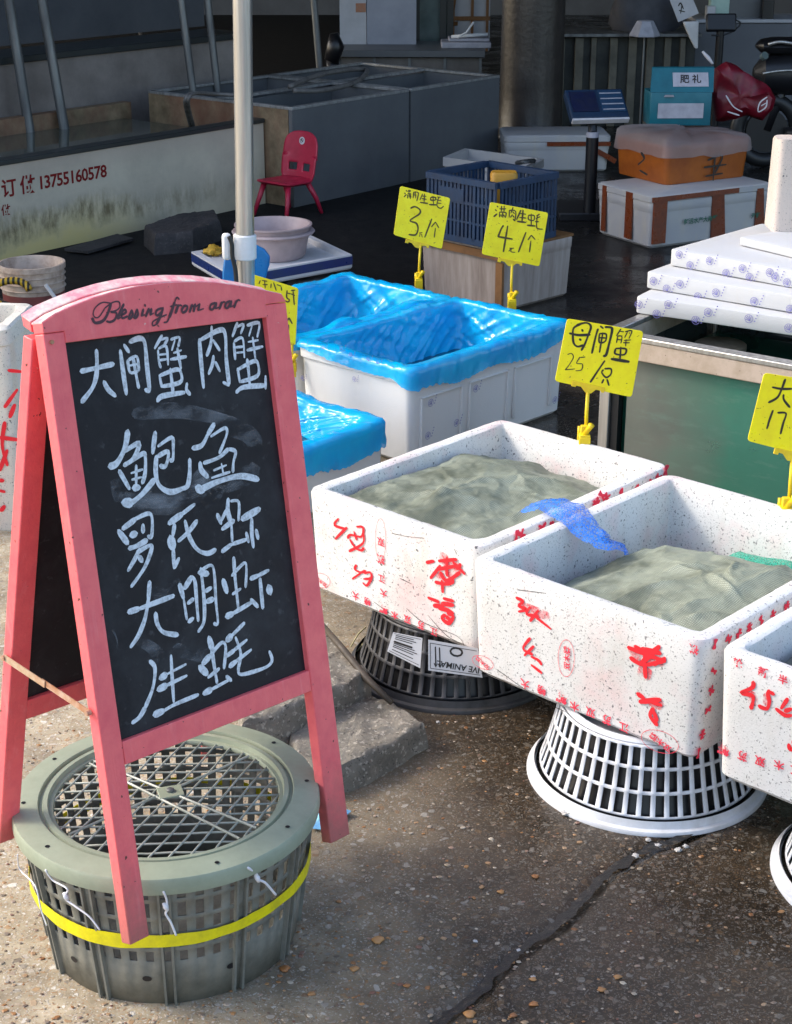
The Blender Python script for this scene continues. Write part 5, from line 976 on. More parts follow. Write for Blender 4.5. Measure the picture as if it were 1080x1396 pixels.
m = MB(); m.lathe([(.0005, .0), (R_ - .012, .0), (R_ - .010, .05), (R_ - .004, .17), (R_ + .002, .172), (R_ + .002, .192), (R_ - .006, .193), (R_ - .010, .185), (R_ - .014, .06), (.0005, .12)], 56); build('body', m, M['pail'], pa, smooth=True)
m = MB(); m.lathe([(R_ - .0098, .035), (R_ - .0075, .082)], 56); build('red_band', m, M['darkred_solid'], pa, smooth=True)
for z in (.10, .125, .150): m = MB(); m.lathe([(R_ - .0105 + z * .03, z - .003), (R_ - .004 + z * .03, z), (R_ - .0105 + z * .03, z + .003)], 56); build('ridge', m, M['pail'], pa, smooth=True)
m = MB(); a_, b_ = at_y(62, 388, pr_.y - .08), at_y(82, 415, pr_.y - .08); m.tube([a_, b_], .008, 6); tag(build('stick', m, M['paper']), 'short pale stick leaning on the cream pail', 'stick')
m = MB(); hc = at_z(14, 402, .10); m.tube([hc + Vector((math.cos(a) * .075, .02 * math.sin(a * 2), math.sin(a) * .055)) for a in [.3 + 4.6 * k / 24 for k in range(25)]], .014, 8); tag(build('hose', m, M['yellow_black'], smooth='all'), 'yellow and black coiled strap before the cream pail', 'strap')
m = MB(); pts = [at_z(x, y, 0) for x, y in ((-40, 450), (30, 450), (34, 425), (0, 405), (-40, 400))]; rock('tarp_heap', 'low dark grey heap in front of the cream pail', 'tarp', [(-60, 448), (20, 445), (30, 428), (22, 412), (0, 404), (-60, 404)], .05, M['darkstone'], 20)

# tall foam box at the left edge behind the sign
fb0 = at_z(30, 724, 0); fl = thing('foam_box', 'tall cream foam box with red strokes at the left edge behind the sign', 'foam box', (fb0.x - .20, fb0.y + .13, 0), -.06); m = MB()
HT = at_y(20, 446, fb0.y).z
m.loft([rough_loop(dense(rr(.44 - i * 2, .26 - i * 2, .02, z), ks=ks_of(rr(.44, .26, .02, 0), .03)), .002, 3) for i, z in ((.012, 0), (.008, .01), (.004, HT - .05), (0, HT - .045), (0, HT - .006), (.006, HT), (.03, HT), (.034, HT - .02), (.04, .05))], True, True); build('body', m, M['foam_dirty3'], fl, smooth=True, fix=False); fl['dims'] = (.44, .26, HT, .01, .03)
bpy.context.view_layer.update()
marks(fl, [('red_handwriting', 'front', M['redmark'], [[(35, 245), (90, 250)], [(70, 320), (20, 390)], [(60, 380), (40, 430)], [(0, 510), (80, 520)], [(20, 450), (10, 540), (30, 620)], [(0, 680), (15, 680)], [(0, 720), (20, 725)], [(5, 800), (20, 780)], [(30, 560), (0, 640)]], (0, 420), 2.9, .010, {'eps0': .006})])

# ------------------------------------------------------------------ market hall: tanks on the left
O = Vector((-.52, 8.40, 0)); HY = math.radians(50.6); RU = Matrix.Rotation(HY, 3, 'Z')
def uvt(name, label, cat, u, v, z=0): return thing(name, label, cat, O + RU @ Vector((u, v, z)), HY)
lt = uvt('concrete_tank', 'long stained white tank with a faded red phone number on its wall', 'seafood tank', -3.6, .19)
LL = 3.59
m = MB(); m.box((LL / 2, .03, .205), (LL, .06, .41)); 
# finer wall so stains fall in local metres
build('front_wall', m, M['tank'], lt)
m = MB(); m.box((LL / 2, .035, .420), (LL + .01, .085, .022)); build('dark_cap', m, M['cap'], lt, bevel=.004)
VB = 1.02
m = MB(); m.box((LL / 2, VB, .215), (LL, .06, .43)); m.box((.03, VB / 2 + .03, .215), (.06, VB - .065, .43)); build('inner_wall', m, M['tank_in'], lt)
m = MB(); m.box((LL / 2, VB / 2 + .01, .17), (LL - .12, VB - .10, .36)); o = build('water', m, M['water_murky'], lt)
W0 = O + RU @ Vector((0, .19, 0)); NV = RU @ Vector((0, -1, 0)); EU = RU @ Vector((1, 0, 0)); mb = MB()
for ch_, x, y in (('订', 38, 247), ('做', 120, 232)): place_text(mb, ch_, .085, at_pl(x / 3.176, 180 + y / 3.176, W0, NV), EU, Vector((0, 0, 1)), NV, .0015)
for i, ch_ in enumerate('13755160578'): place_text(mb, ch_, .080, at_pl((178 + i * 27) / 3.176, 180 + (222 - i * 5.0) / 3.176, W0, NV), EU, Vector((0, 0, 1)), NV, .0015)
place_text(mb, '做', .05, at_pl(8, 287, W0, NV), EU, Vector((0, 0, 1)), NV, .0015)
Rinv = RU.transposed(); mb.v = [tuple(Rinv @ (Vector(v) - lt.location)) for v in mb.v]; build('painted_number', mb, M['darkred'], lt, fix=False)
# steel tanks
def steel_tank(label, u0, u1, endface):
    t = uvt('steel_tank', label, 'steel tank', u0, 0); w_, d_ = u1 - u0, 1.05
    m = MB(); m.box((w_ / 2, .012, .243), (w_ - .002, .024, .486)); build('front_panel', m, M['sheet'], t)
    m = MB(); m.box((.012, d_ / 2 + .012, .243), (.024, d_ - .03, .486)); build('end_panel', m, M['tank_in'] if endface else M['sheet'], t)
    m = MB(); m.box((w_ - .012, d_ / 2 + .012, .243), (.024, d_ - .03, .486)); m.box((w_ / 2, d_ - .01, .243), (w_ - .05, .02, .486)); m.box((w_ / 2, d_ * .52, .24), (w_ - .05, .02, .47)); build('inner_panel', m, M['sheet'], t)
    m = MB(); m.box((w_ / 2, .016, .493), (w_, .036, .014)); m.box((.016, d_ / 2, .493), (.036, d_ - .04, .014)); m.box((w_ - .016, d_ / 2, .493), (.036, d_ - .04, .014)); m.box((w_ / 2, d_ - .016, .493), (w_, .036, .014)); m.box((w_ / 2, d_ * .52, .493), (w_ - .07, .045, .014)); build('rim', m, M['rim_light'], t, bevel=.002)
    m = MB(); m.box((w_ / 2, d_ / 2, .16), (w_ - .06, d_ - .06, .10)); build('water', m, M['water_dark'], t)
    return t
steel_tank('nearer grey sheet steel tank with a brown stained end, behind the red chair', .0, .93, True)
steel_tank('farther grey sheet steel tank beside the round column', .945, 1.76, False)
for k, (off, zz_) in enumerate(((0, 0), (.03, .01))):
    pts = [at_z(x + k * 4, y, z) for x, y, z in ((330, 130, .52), (290, 128, .53), (262, 127, .56), (253, 135, .54), (254, 150, .47), (260, 172, .36))]
    m = MB(); m.tube(catmull([tuple(p) for p in pts], 5), .010, 8); tag(build('hose', m, M['hose'], smooth='all'), ('grey hose looped over the brown stained tank end' if k == 0 else 'second grey hose running beside the first over the stained tank end'), 'hose')
pts = [at_z(x, y, .52) for x, y in ((395, 118), (430, 108), (470, 100), (500, 96), (485, 108), (440, 118), (400, 122))]
m = MB(); m.tube(catmull([tuple(p + Vector((0, 0, .02 * math.sin(i)))) for i, p in enumerate(pts)], 5), .014, 8); tag(build('net_pole', m, M['hose'], smooth='all'), 'dark tangled hose lying on the steel tanks', 'hose')
cbx = at_z(300, 100, .52); m = MB(); m.loft([rr(.05, .05, .01, z) for z in (0, .01, .13, .14)], True, True); o = build('white_bottle', m, M['label_pale'], smooth=True); o.location = (at_y(301, 75, 10.4).x, 10.4, .50); tag(o, 'small white plastic bottle behind the pair of grey pipes', 'bottle')
# raised rear tank with glass
rt_ = uvt('rear_tank', 'raised concrete ledge with a dim glass tank on it at the upper left', 'seafood tank', -3.6, 1.30)
m = MB(); m.box((2.3, .05, .34), (4.6, .10, .68)); build('ledge_wall', m, M['counter2'], rt_)
m = MB(); m.box((2.3, .15, .70), (4.62, .34, .035)); build('ledge_top', m, M['cap'], rt_, bevel=.004)
m = MB(); m.box((1.35, .16, 1.02), (2.6, .010, .60)); build('glass_pane', m, M['glass_far'], rt_)
m = MB()
for x in (.06, 1.35, 2.64): m.box((x, .15, 1.02), (.035, .03, .60))
m.box((1.35, .15, 1.335), (2.62, .04, .03)); build('pane_frame', m, M['pipe'], rt_)
m = MB(); m.box((1.35, .55, 1.02), (2.6, .5, .56)); build('water', m, M['water_far'], rt_)
m = MB(); m.box((3.7, .40, 1.05), (1.9, .05, .65)); build('back_panel', m, M['wall_dark'], rt_)
for i, (xb, yb, xt, lab) in enumerate(((37, 158, 12, 'leftmost grey pipe rising from the stained tank'), (84, 154, 57, 'second grey pipe from the left rising from the stained tank'), (262, 116, 247, 'third grey pipe, left of the pair behind the steel pole'), (295, 107, 283, 'fourth grey pipe, just left of the steel pole'), (434, 72, 428, 'thin grey pipe right of the steel pole'))):
    b_ = at_z(xb, yb, .43 if i < 2 else .52); t_ = at_y(xt, 0, b_.y); d_ = (t_ - b_); t_ = b_ + d_ * (2.6 / max(d_.z, .1)); b2_ = b_ - d_ * ((b_.z - .03) / d_.z)
    m = MB(); m.tube([b2_, t_], .026 if i < 2 else .021, 14); o = build('pipe', m, M['pipe'], smooth=True); tag(o, lab, 'pipe')
m = MB(); m.tube(catmull([tuple(at_y(x, y, 10.2)) for x, y in ((172, -20), (180, 20), (200, 60), (225, 95), (245, 110))], 6), .012, 8); tag(build('hose', m, M['hose'], smooth='all'), 'thin grey hose drooping between the pipes at the upper left', 'hose')
# chair
chp = at_z(398, 292, 0); cr = thing('child_chair', "small pinkish red plastic chair with a round white sticker", 'chair', (chp.x - .02, chp.y, 0), -.70); cr.scale = (.86, .86, .86)
m = MB(); vs = []; NXc, NZc = 22, 20; grid = {}
def back_pt(i, j):
    u, v = i / NXc, j / NZc; wd = .128 + .006 * math.sin(v * 3); x = (u * 2 - 1); z = .185 + v * .275
    if v > .8: wd *= math.sqrt(max(1 - ((v - .8) / .2) ** 2 * .22, .1))
    if v < .15: wd *= .90 + v * .66
    return Vector((x * wd, .105 + .05 * v + .02 * x * x * -1, z - (abs(x) ** 3) * .03 * (v > .5)))
hol = lambda i, j: (.20 < i / NXc < .40 or .60 < i / NXc < .80) and .22 < j / NZc < .36
m.add([back_pt(i, j) for j in range(NZc + 1) for i in range(NXc + 1)], [(j * (NXc + 1) + i, j * (NXc + 1) + i + 1, (j + 1) * (NXc + 1) + i + 1, (j + 1) * (NXc + 1) + i) for j in range(NZc) for i in range(NXc) if not hol(i + .5, j + .5)])
build('backrest', m, M['red_chair'], cr, smooth='all', solid=.008)
m = MB(); m.loft([[Vector((p.x, p.y + .0, p.z + .012 * (p.y / .13) ** 2)) for p in rr(.25 - i, .26 - i, .05, z, cx=0, cy=-.02)] for i, z in ((.03, .176), (0, .186), (.0, .194), (.02, .200), (.06, .197))], True, True); build('seat', m, M['red_chair'], cr, smooth=True)
for sx in (-1, 1):
    for sy in (-1, 1):
        m = MB(); m.tube([(sx * .095, .08 * sy - .01, .185), (sx * .115, .12 * sy, .09), (sx * .130, .15 * sy, 0)], [.017, .014, .011], 8); build('leg', m, M['red_chair'], cr, smooth='all')
bc = back_pt(11, 16); m = MB(); nb_ = Vector((0, -1, .18)).normalized(); e1 = Vector((1, 0, 0)); e2 = nb_.cross(e1); s_c = bc + nb_ * .0125
m.add([s_c + e1 * math.cos(a) * .022 + e2 * math.sin(a) * .022 for a in [2 * math.pi * k / 20 for k in range(20)]], [tuple(range(20))]); build('sticker', m, M['label_pale'], cr, fix=False)
m = MB(); ribbon(m, [s_c + e1 * -.008 + e2 * .008, s_c + e1 * .008 + e2 * -.006], [.006, .006], nb_, .001); ribbon(m, [s_c + e1 * math.cos(a) * .012 + e2 * math.sin(a) * .012 for a in [k / 2 for k in range(10)]], [.003] * 10, nb_, .0012); build('sticker_mark', m, M['ink'], cr, fix=False)
m = MB(); bs = at_z(240, 328, .0); o = rock('brick', 'dark rough brick on the floor at the foot of the stained tank', 'brick', [(198, 308), (212, 320), (262, 316), (300, 300), (292, 286), (240, 292)], .09, M['darkstone'], 6, amp=.006)
m = MB(); ps = [at_z(x, y, .01) for x, y in ((88, 342), (120, 346), (182, 328), (160, 322))]; m.prism(ps, (0, 0, .012)); tag(build('plank', m, M['darkstone']), 'thin dark board lying beside the dark brick', 'board')

# ------------------------------------------------------------------ market hall: column, counters and clutter at the back
cl = thing('round_column', 'stained round concrete column in the middle of the dim hall', 'column', (.86, 10.75, 0)); m = MB()
m.lathe([(.215, 0), (.205, .02), (.200, .3), (.197, 1), (.197, 4.19)], 48); build('shaft', m, M['column'], cl, smooth=True)
m = MB(); m.lathe([(.2018, .0), (.2038, .42), (.2022, .44)], 48, cap0=False); 
# back counter
yb_ = 11.6
xl, xr = at_y(462, 80, yb_).x, at_y(655, 80, yb_).x; zt_ = at_y(560, 68, yb_).z
bc_ = thing('panelled_counter', 'low beige panelled counter behind the steel tanks', 'counter', (xl, yb_, 0), -.02)
for k in range(4):
    wk = (xr - xl) / 4; m = MB(); m.box((wk * (k + .5), .02, (zt_ - .05) / 2), (wk - .02, .04, zt_ - .05)); build('panel', m, M['counter'], bc_)
m = MB()
for k in range(5): m.box(((xr - xl) / 4 * k, .018, (zt_ - .05) / 2), (.018, .05, zt_ - .05))
build('joint_strip', m, M['pipe'], bc_); m = MB(); m.box(((xr - xl) / 2, .28, zt_ - .02), (xr - xl + .06, .66, .045)); build('worktop', m, M['sheet'], bc_, bevel=.004)
yc_ = 11.95; x0_, x1_, x2_ = at_y(463, 40, yc_).x, at_y(500, 40, yc_).x, at_y(568, 40, yc_).x
cab = thing('white_cabinet', 'pale grey cabinet standing on the low panelled counter', 'cabinet', (x0_, yc_, zt_ + .003), 0)
m = MB(); m.box(((x1_ - x0_) / 2, .2, .5), (x1_ - x0_ - .004, .4, 1.0)); build('side_panel', m, M['cab_light'], cab); m = MB(); m.box(((x1_ + x2_) / 2 - x0_, .2, .5), (x2_ - x1_ - .004, .41, 1.0)); build('front_panel', m, M['cab_blue'], cab)
sx_, sz_ = at_y(492, 11, yc_).x - x0_, at_y(492, 11, yc_).z - zt_; m = MB(); m.box((sx_, -.003, sz_), (.07, .004, .06)); build('orange_sticker', m, M['sticker_or'], cab)
# window with frame beyond
wx0, wx1 = at_y(568, 20, 12.3).x, at_y(614, 20, 12.3).x
wf = thing('window_frame', 'dark framed window between the cabinet and the column', 'window', (wx0, 12.3, 0)); m = MB()
for x in (0, .19, wx1 - wx0): m.box((x, 0, .9), (.045, .05, 1.4))
m.box(((wx1 - wx0) / 2, 0, .22), (wx1 - wx0 + .04, .05, .05)); build('frame', m, M['cap'], wf); m = MB(); m.box(((wx1 - wx0) / 2, .01, .9), (wx1 - wx0 - .02, .006, 1.3)); build('pane', m, M['glass_far'], wf)
m = MB(); m.tube([(.21, .12, .25), (.28, .12, .8)], .018, 6); m.tube([(.12, .12, .55), (.3, .12, .55)], .015, 6); build('glazing_bar', m, M['wood'], wf)
hb = thing('display_board', 'bright notice board with pinned sheets beyond the column', 'notice board', at_y(614, 60, 13.0) * 1.0); hb.location.z = .2; bw = at_y(668, 20, 13.0).x - hb.location.x
m = MB(); m.box((bw / 2, 0, .55), (bw, .03, .9)); build('board', m, M['cab_light'], hb)
m = MB()
for x in (.02, bw * .55, bw - .02): m.box((x, -.02, .55), (.02, .02, .9))
m.box((bw / 2, -.022, .34), (bw, .02, .03)); build('frame', m, M['wood'], hb)
for k in range(5): m = MB(); m.box((.06 + k * .055, -.035, .52 + .07 * (k % 2)), (.042, .002, .06)); build('notice', m, M['bright' if k % 2 else 'label_pale'], hb)
tt = thing('white_tray', 'white tray of tools on the counter just left of the column', 'tray', at_y(636, 42, 11.7)); tt.location.z = zt_ + .003
m = MB(); m.box((0, .1, .02), (.34, .25, .04)); m.box((.02, .1, .052), (.28, .2, .02)); build('body', m, M['label_grey'], tt, bevel=.006); m = MB(); m.tube([(-.06, 0, .07), (.0, .02, .10), (.05, .02, .17)], .008, 6); m.tube([(-.1, .05, .07), (.15, .06, .085)], .012, 6); build('tool', m, M['bright'], tt, smooth='all')
fan = thing('dark_fan', 'black upright gadget hanging beside the thin grey pipe', 'machine', at_y(452, 80, 11.4)); fan.location.z = .0
m = MB(); m.tube([(0, 0, 0), (0, 0, .3), (.01, 0, .42)], [.03, .03, .05], 10); m.tube([(0, -.02, .40), (.03, -.02, .50), (.02, -.02, .58)], [.05, .06, .03], 10); build('body', m, M['black'], fan, smooth='all')

ys = 11.15; xa, xb2 = at_y(758, 100, ys).x, at_y(948, 100, ys).x; zs = at_y(850, 45, ys).z
sc_ = thing('slatted_counter', 'counter faced with upright wooden slats right of the column', 'counter', (xa, ys, 0), .015); Ws = xb2 - xa
m = MB(); m.box((Ws / 2, .20, (zs - .03) / 2), (Ws, .30, zs - .03)); build('carcass', m, M['slat_dark'], sc_); 
slm = None
for k, px in enumerate((765, 789, 809, 836, 862, 886, 910, 930)):
    x = at_y(px, 100, ys).x - xa; wv = (.045, .055, .035, .050, .055, .050, .045, .035)[k]; m = MB(); m.box((x, .035 - .012 * (k % 2), (zs - .03) / 2), (wv, .03, zs - .032)); build('slat', m, M['slat'] , sc_, bevel=.003)
m = MB(); m.box((Ws / 2, .18, zs - .012), (Ws + .05, .42, .022)); build('worktop', m, M['pipe'], sc_, bevel=.003)
zb1 = zs + .001
tp = thing('dark_sack', 'large dark grey sack slumped on the slatted counter', 'sack', (at_y(880, 30, ys + .15).x, ys + .17, zb1)); m = MB()
m.loft([[Vector((math.cos(a) * rx * (1 + .12 * math.sin(3 * a + z * 9)), math.sin(a) * .12, z)) for a in [2 * math.pi * k / 24 for k in range(24)]] for rx, z in ((.20, 0), (.235, .04), (.245, .12), (.23, .2), (.25, .34), (.2, .4))], True, True); build('body', m, M['sheet_dark'], tp, smooth=True)
tg = thing('white_placard', 'tilted white placard with a scribble beside the dark sack', 'placard', (at_y(938, 30, ys - .05).x, ys - .04, zb1)); yq = ys - .04
ps = [at_y(x, y, yq) for x, y in ((912, -4), (944, -4), (953, 18), (925, 30))]; m = MB(); m.prism(ps, (0, .012, 0)); build('board', m, M['bright_dim'], tg, world=True)
mb = MB(); strokes(mb, [[(925, 8), (928, 4), (932, 12)], [(926, 14), (934, 16)], [(930, 6), (928, 18)]], (0, 0), 1, Vector((0, yq, 0)), Vector((0, -1, 0)), .008, eps0=.002); build('scribble', mb, M['ink'], tg, world=True, fix=False)
wl_ = thing('white_sack', 'bright white sack tip hanging over the right end of the slatted counter', 'sack', at_y(945, 66, ys - .06)); ps = [at_y(x, y, ys - .06) for x, y in ((932, 30), (953, 29), (952, 66), (948, 66), (941, 52))]; m = MB(); m.prism(ps, (0, .05, 0)); build('body', m, M['bright'], wl_, world=True, bevel=.006)
hx = thing('lamp_shade', 'grey six sided shade on a thin rod before the slatted counter', 'lamp', (at_y(874, 140, ys - .16).x, ys - .16, 0)); m = MB(); hz1, hz0 = at_y(874, 28, ys - .16).z, at_y(874, 49, ys - .16).z
m.lathe([(.0005, hz0 + .004), (.098, hz0), (.100, hz0 + .008), (.052, hz1), (.0005, hz1 + .004)], 6); build('shade', m, M['label_grey'], hx); m = MB(); m.tube([(0, 0, 0), (0, 0, hz0 + .006)], .006, 8); build('rod', m, M['pipe'], hx)
cr_y = 11.45; xr0 = at_y(948, 60, cr_y).x; zr = at_y(1010, 27, cr_y).z
rc = thing('grey_counter', 'plain grey counter block at the upper right', 'counter', (xr0, cr_y, 0), .0); m = MB(); m.box((.9, .2, zr / 2 - .01), (1.8, .4, zr - .02)); build('body', m, M['counter3'], rc, bevel=.004); m = MB(); m.box((.9, .2, zr - .006), (1.82, .44, .022)); build('worktop', m, M['cab_light'], rc, bevel=.003)
for k, (px, ww, hh_, mt) in enumerate(((968, .06, .08, 'bright_dim'), (980, .14, .30, 'mint'), (1045, .08, .12, 'black'), (1020, .30, .22, 'sheet'))):
    p = at_y(px, 25, cr_y + .05 + .1 * (k in (1, 3))); o = MB(); o.loft([rr(ww, .08, .01, z) for z in (0, .01, hh_ - .01, hh_)], True, True); q = build(('small_carton', 'mint_box', 'black_box', 'grey_box')[k], o, M[mt], smooth=True); q.location = (p.x, p.y, zr + .0055); tag(q, ('small white carton on the grey counter', 'pale mint box on the grey counter', 'black box on the grey counter near the corner', 'grey wide box at the back of the grey counter')[k], 'box')
yd = 10.9; ds = thing('price_scale', 'black scale display on a post behind the teal box', 'scale', (at_y(979, 90, yd).x, yd, 0)); hz = at_y(979, 42, yd).z
m = MB(); m.tube([(0, 0, 0), (0, 0, hz)], .026, 12); build('post', m, M['black'], ds, smooth=True); m = MB(); m.box((0, 0, hz + .05), (.19, .05, .11), 0, Matrix.Rotation(-.3, 3, 'X')); build('display', m, M['black'], ds, bevel=.01); m = MB(); m.box((0, 0, .01), (.3, .3, .02)); build('base', m, M['black'], ds)
m = MB(); pts = [at_y(x, y, yd - .02) for x, y in ((1003, 27), (1010, 32), (1000, 42), (985, 48), (970, 48))]; m.tube(catmull([tuple(p) for p in pts], 5), .005, 6); build('cable', m, M['black'], ds, world=True, smooth='all')

# ------------------------------------------------------------------ boxes, crates and scale standing on the hall floor
wb = at_z(684, 428, 0); yw = -.80; Rw = Matrix.Rotation(yw, 3, 'Z'); Wb, Db = .46, .43; cw = wb - Rw @ Vector((Wb, 0, 0)); hb_ = .245
wbx = foam_box('pale_crate', 'pale pinkish box with a brown top board beneath the dark blue crate', (cw.x, cw.y), yw, Wb, Db, hb_, 0, M['crate_pale'], cat='box', seed=31, lip=.002)
m = MB(); m.box((0, -Db / 2 - .004, hb_ - .022), (Wb - .02, .010, .030)); build('top_board', m, M['wood'], wbx); m = MB(); m.box((Wb / 2 - .012, -Db / 2 - .003, hb_ / 2 - .02), (.035, .012, hb_ - .05)); build('corner_board', m, M['wood'], wbx)
m = MB(); m.box((0, 0, hb_ + .004), (Wb - .01, Db - .01, .010)); build('top_sheet', m, M['wood'], wbx)
def slat_crate(label, c, yaw, W, D, H, mat):
    o = thing('plastic_crate', label, 'crate', c, yaw); th = .008
    for (cx, cy, L, ax) in ((0, -D / 2, W, 0), (0, D / 2, W, 0), (-W / 2, 0, D, 1), (W / 2, 0, D, 1)):
        m = MB(); 
        def bx(a, z, la, lz, tt=th):
            if ax == 0: m.box((a, cy, z), (la, tt, lz))
            else: m.box((cx, a, z), (tt, la, lz))
        e = .012 if ax else 0
        bx(0, H - .012, L - e * 2, .024, .022); bx(0, .012, L - e * 2 - .001, .024, .0115); bx(0, H * .62, L - e * 2 - .002, .012, .0105); bx(0, H * .33, L - e * 2 - .003, .008, .0095)
        n = int(L / .021)
        for k in range(n + 1):
            a = -L / 2 + .008 + (L - .016) * k / n
            if ax and (k == 0 or k == n): continue
            bx(a, H / 2, .0115 if k % 4 else .014, H - .03, .0085 + (.003 if k % 4 == 0 else 0))
        if ax == 0: m.box((-W * .12, cy - .004 * (1 if cy < 0 else -1), H * .72), (W * .34, .007, .05))
        build('side_grille', m, mat, o)
    m = MB(); m.box((0, 0, .006), (W - .03, D - .03, .008)); build('base', m, mat, o); return o
cz = hb_ + .0095; cA = at_z(583, 233, cz + .255); cW, cD = .37, .35; cc_ = cA + Rw @ Vector((cW / 2, cD / 2, 0))
cr2 = slat_crate('dark blue slotted plastic crate on the pale pinkish box', (cc_.x, cc_.y, cz), yw, cW, cD, .255, M['blue_crate'])
yp = at_z(687, 245, cz + .24); m = MB(); m.loft([rr(.10 * f, .07 * f, .02, z) for f, z in ((.8, 0), (1, .01), (1.05, .25), (.95, .26))], True, True); o = build('yellow_bottle', m, M['ochre'], smooth=True); o.location = (yp.x, yp.y, cz + .012); tag(o, 'ochre yellow plastic container standing in the dark blue crate', 'container')
q = [at_z(x, y, .20) for x, y in ((604, 214), (720, 230), (742, 216), (634, 202))]; cq = sum(q, Vector()) / 4
lidb = thing('foam_box', 'low open greyish foam box behind the dark blue crate', 'foam box', (cq.x, cq.y, 0)); m = MB(); cv = Vector((cq.x, cq.y, .2))
def shrink(f, z): return [Vector((cv.x + (p.x - cv.x) * f, cv.y + (p.y - cv.y) * f, z)) for p in q]
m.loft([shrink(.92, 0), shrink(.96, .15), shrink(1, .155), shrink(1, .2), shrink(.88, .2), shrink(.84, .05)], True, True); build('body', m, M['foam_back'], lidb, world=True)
m = MB(); m.tube([at_z(705, 222, .21), at_z(716, 220, .23), at_z(728, 219, .21)], .012, 8); tag(build('metal_fitting', m, M['pipe'], smooth='all'), 'small shiny metal fitting on the rim of the low grey foam box', 'fitting')
# taped white box by the scale
fy = at_z(752, 235, 0); W5 = .60
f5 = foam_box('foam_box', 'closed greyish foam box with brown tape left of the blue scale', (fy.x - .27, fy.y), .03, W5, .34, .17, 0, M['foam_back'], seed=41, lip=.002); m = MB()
m.loft([rr(W5 + .005, .345, .03, z) for z in (.171, .176, .198)] + [rr(W5 - .02, .33, .03, .206)], True, True); build('lid', m, M['foam_back'], f5, smooth=True)
def tapes(root, segs, name='brown_tape'):
    for (c, d) in segs: m = MB(); m.box(c, d); build(name, m, M['tape'], root)
tapes(f5, [((W5 / 2 - .10, -.172, .10), (.045, .006, .19)), ((.12, -.1735, .158), (.36, .005, .022))])
m = MB(); m.box((W5 / 2 - .04, -.1725, .10), (.17, .005, .028), 0, Matrix.Rotation(.5, 3, 'Y')); build('brown_tape', m, M['tape'], f5)
# platform scale
sb_ = at_z(803, 300, 0); ps_ = thing('platform_scale', 'blue faced platform scale on a dark post in the hall', 'scale', (sb_.x, sb_.y, 0)); hp = at_y(803, 181, sb_.y).z
m = MB(); m.tube([(0, 0, 0), (0, 0, hp - .02)], .030, 14); build('post', m, M['black'], ps_, smooth=True); m = MB(); m.tube([(0, 0, hp - .02), (0, 0, hp + .005)], .031, 14); build('post_collar', m, M['label_grey'], ps_, smooth=True)
m = MB(); m.tube([(0, 0, hp), (0, .04, hp + .07)], .022, 10); build('neck', m, M['black'], ps_, smooth=True)
Rh = Matrix.Rotation(.18, 3, 'Z') @ Matrix.Rotation(math.radians(38), 3, 'X'); hc_ = Vector((.02, .07, hp + .115)); m = MB(); m.box(hc_, (.29, .19, .045), 0, Rh); build('head', m, M['blue_scale'], ps_, bevel=.008)
m = MB(); m.box(hc_ + Rh @ Vector((-.065, .01, .0245)), (.13, .13, .004), 0, Rh); build('display_panel', m, M['navy_dark'], ps_); m = MB(); m.box(hc_ + Rh @ Vector((.075, .01, .0245)), (.12, .14, .004), 0, Rh)
build('key_panel', m, M['blue_keys'], ps_); m = MB(); m.box(hc_ + Rh @ Vector((0, -.098, .006)), (.285, .012, .03), 0, Rh); build('front_edge', m, M['label_pale'], ps_, bevel=.003)
for r_ in range(4):
    m = MB(); m.box(hc_ + Rh @ Vector((.075, -.045 + r_ * .035, .0275)), (.108, .006, .002), 0, Rh); build('key_row', m, M['label_grey'], ps_)
m = MB(); m.box((.0, .14, .02), (.30, .34, .04)); build('base', m, M['black'], ps_, bevel=.005)
# taped foam box, orange crate, teal box, red bag
n0 = at_z(885, 341, 0); n1 = at_z(1047, 319, 0); yt = math.atan2(n1.y - n0.y, n1.x - n0.x); W6 = (n1 - n0).length; H6 = at_y(890, 268, n0.y).z
nl = at_z(839, 318, 0); D6 = .42
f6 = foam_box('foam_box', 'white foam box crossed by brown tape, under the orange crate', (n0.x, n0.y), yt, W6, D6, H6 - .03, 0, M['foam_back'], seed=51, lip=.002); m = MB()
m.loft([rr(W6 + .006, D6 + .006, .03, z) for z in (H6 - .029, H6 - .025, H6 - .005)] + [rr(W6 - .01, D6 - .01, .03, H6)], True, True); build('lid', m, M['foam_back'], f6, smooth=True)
tapes(f6, [((-W6 / 2 + .05, -D6 / 2 - .001, H6 / 2 + .01), (.075, .008, H6 - .03)), ((-W6 / 2 - .001, -.05, H6 / 2 + .01), (.008, .05, H6 - .03)), ((-W6 / 2 - .001, .14, H6 / 2 + .01), (.008, .03, H6 - .03)), ((-.10, -D6 / 2 - .003, H6 - .016), (.5, .008, .022))])
for x0_, w0_, w1_ in ((.03, .035, .065), (W6 / 2 - .07, .02, .05)):
    m = MB(); m.prism([(x0_ - w0_, -D6 / 2 - .0035, H6 - .02), (x0_ + w0_, -D6 / 2 - .0035, H6 - .02), (x0_ + w1_, -D6 / 2 + .004, .012), (x0_ - w0_ * .6, -D6 / 2 + .004, .012)], (0, .004, 0)); build('brown_tape', m, M['tape'], f6)
bpy.context.view_layer.update(); mb = MB(); Rt6 = Matrix.Rotation(yt, 3, 'Z')
p0 = f6.location + Rt6 @ Vector((0, -D6 / 2, 0)); n_ = Rt6 @ Vector((0, -1, 0))
place_text(mb, '鲜活水产大闸蟹', .028, at_pl(955, 300, p0, n_), Rt6 @ Vector((1, 0, 0)), Vector((0, 0, 1)), n_, .003); place_text(mb, '海鲜', .028, at_pl(1030, 294, p0, n_), Rt6 @ Vector((1, 0, 0)), Vector((0, 0, 1)), n_, .003)
build('green_print', mb, M['greenprint'], f6, fix=False); f6.children[-1]
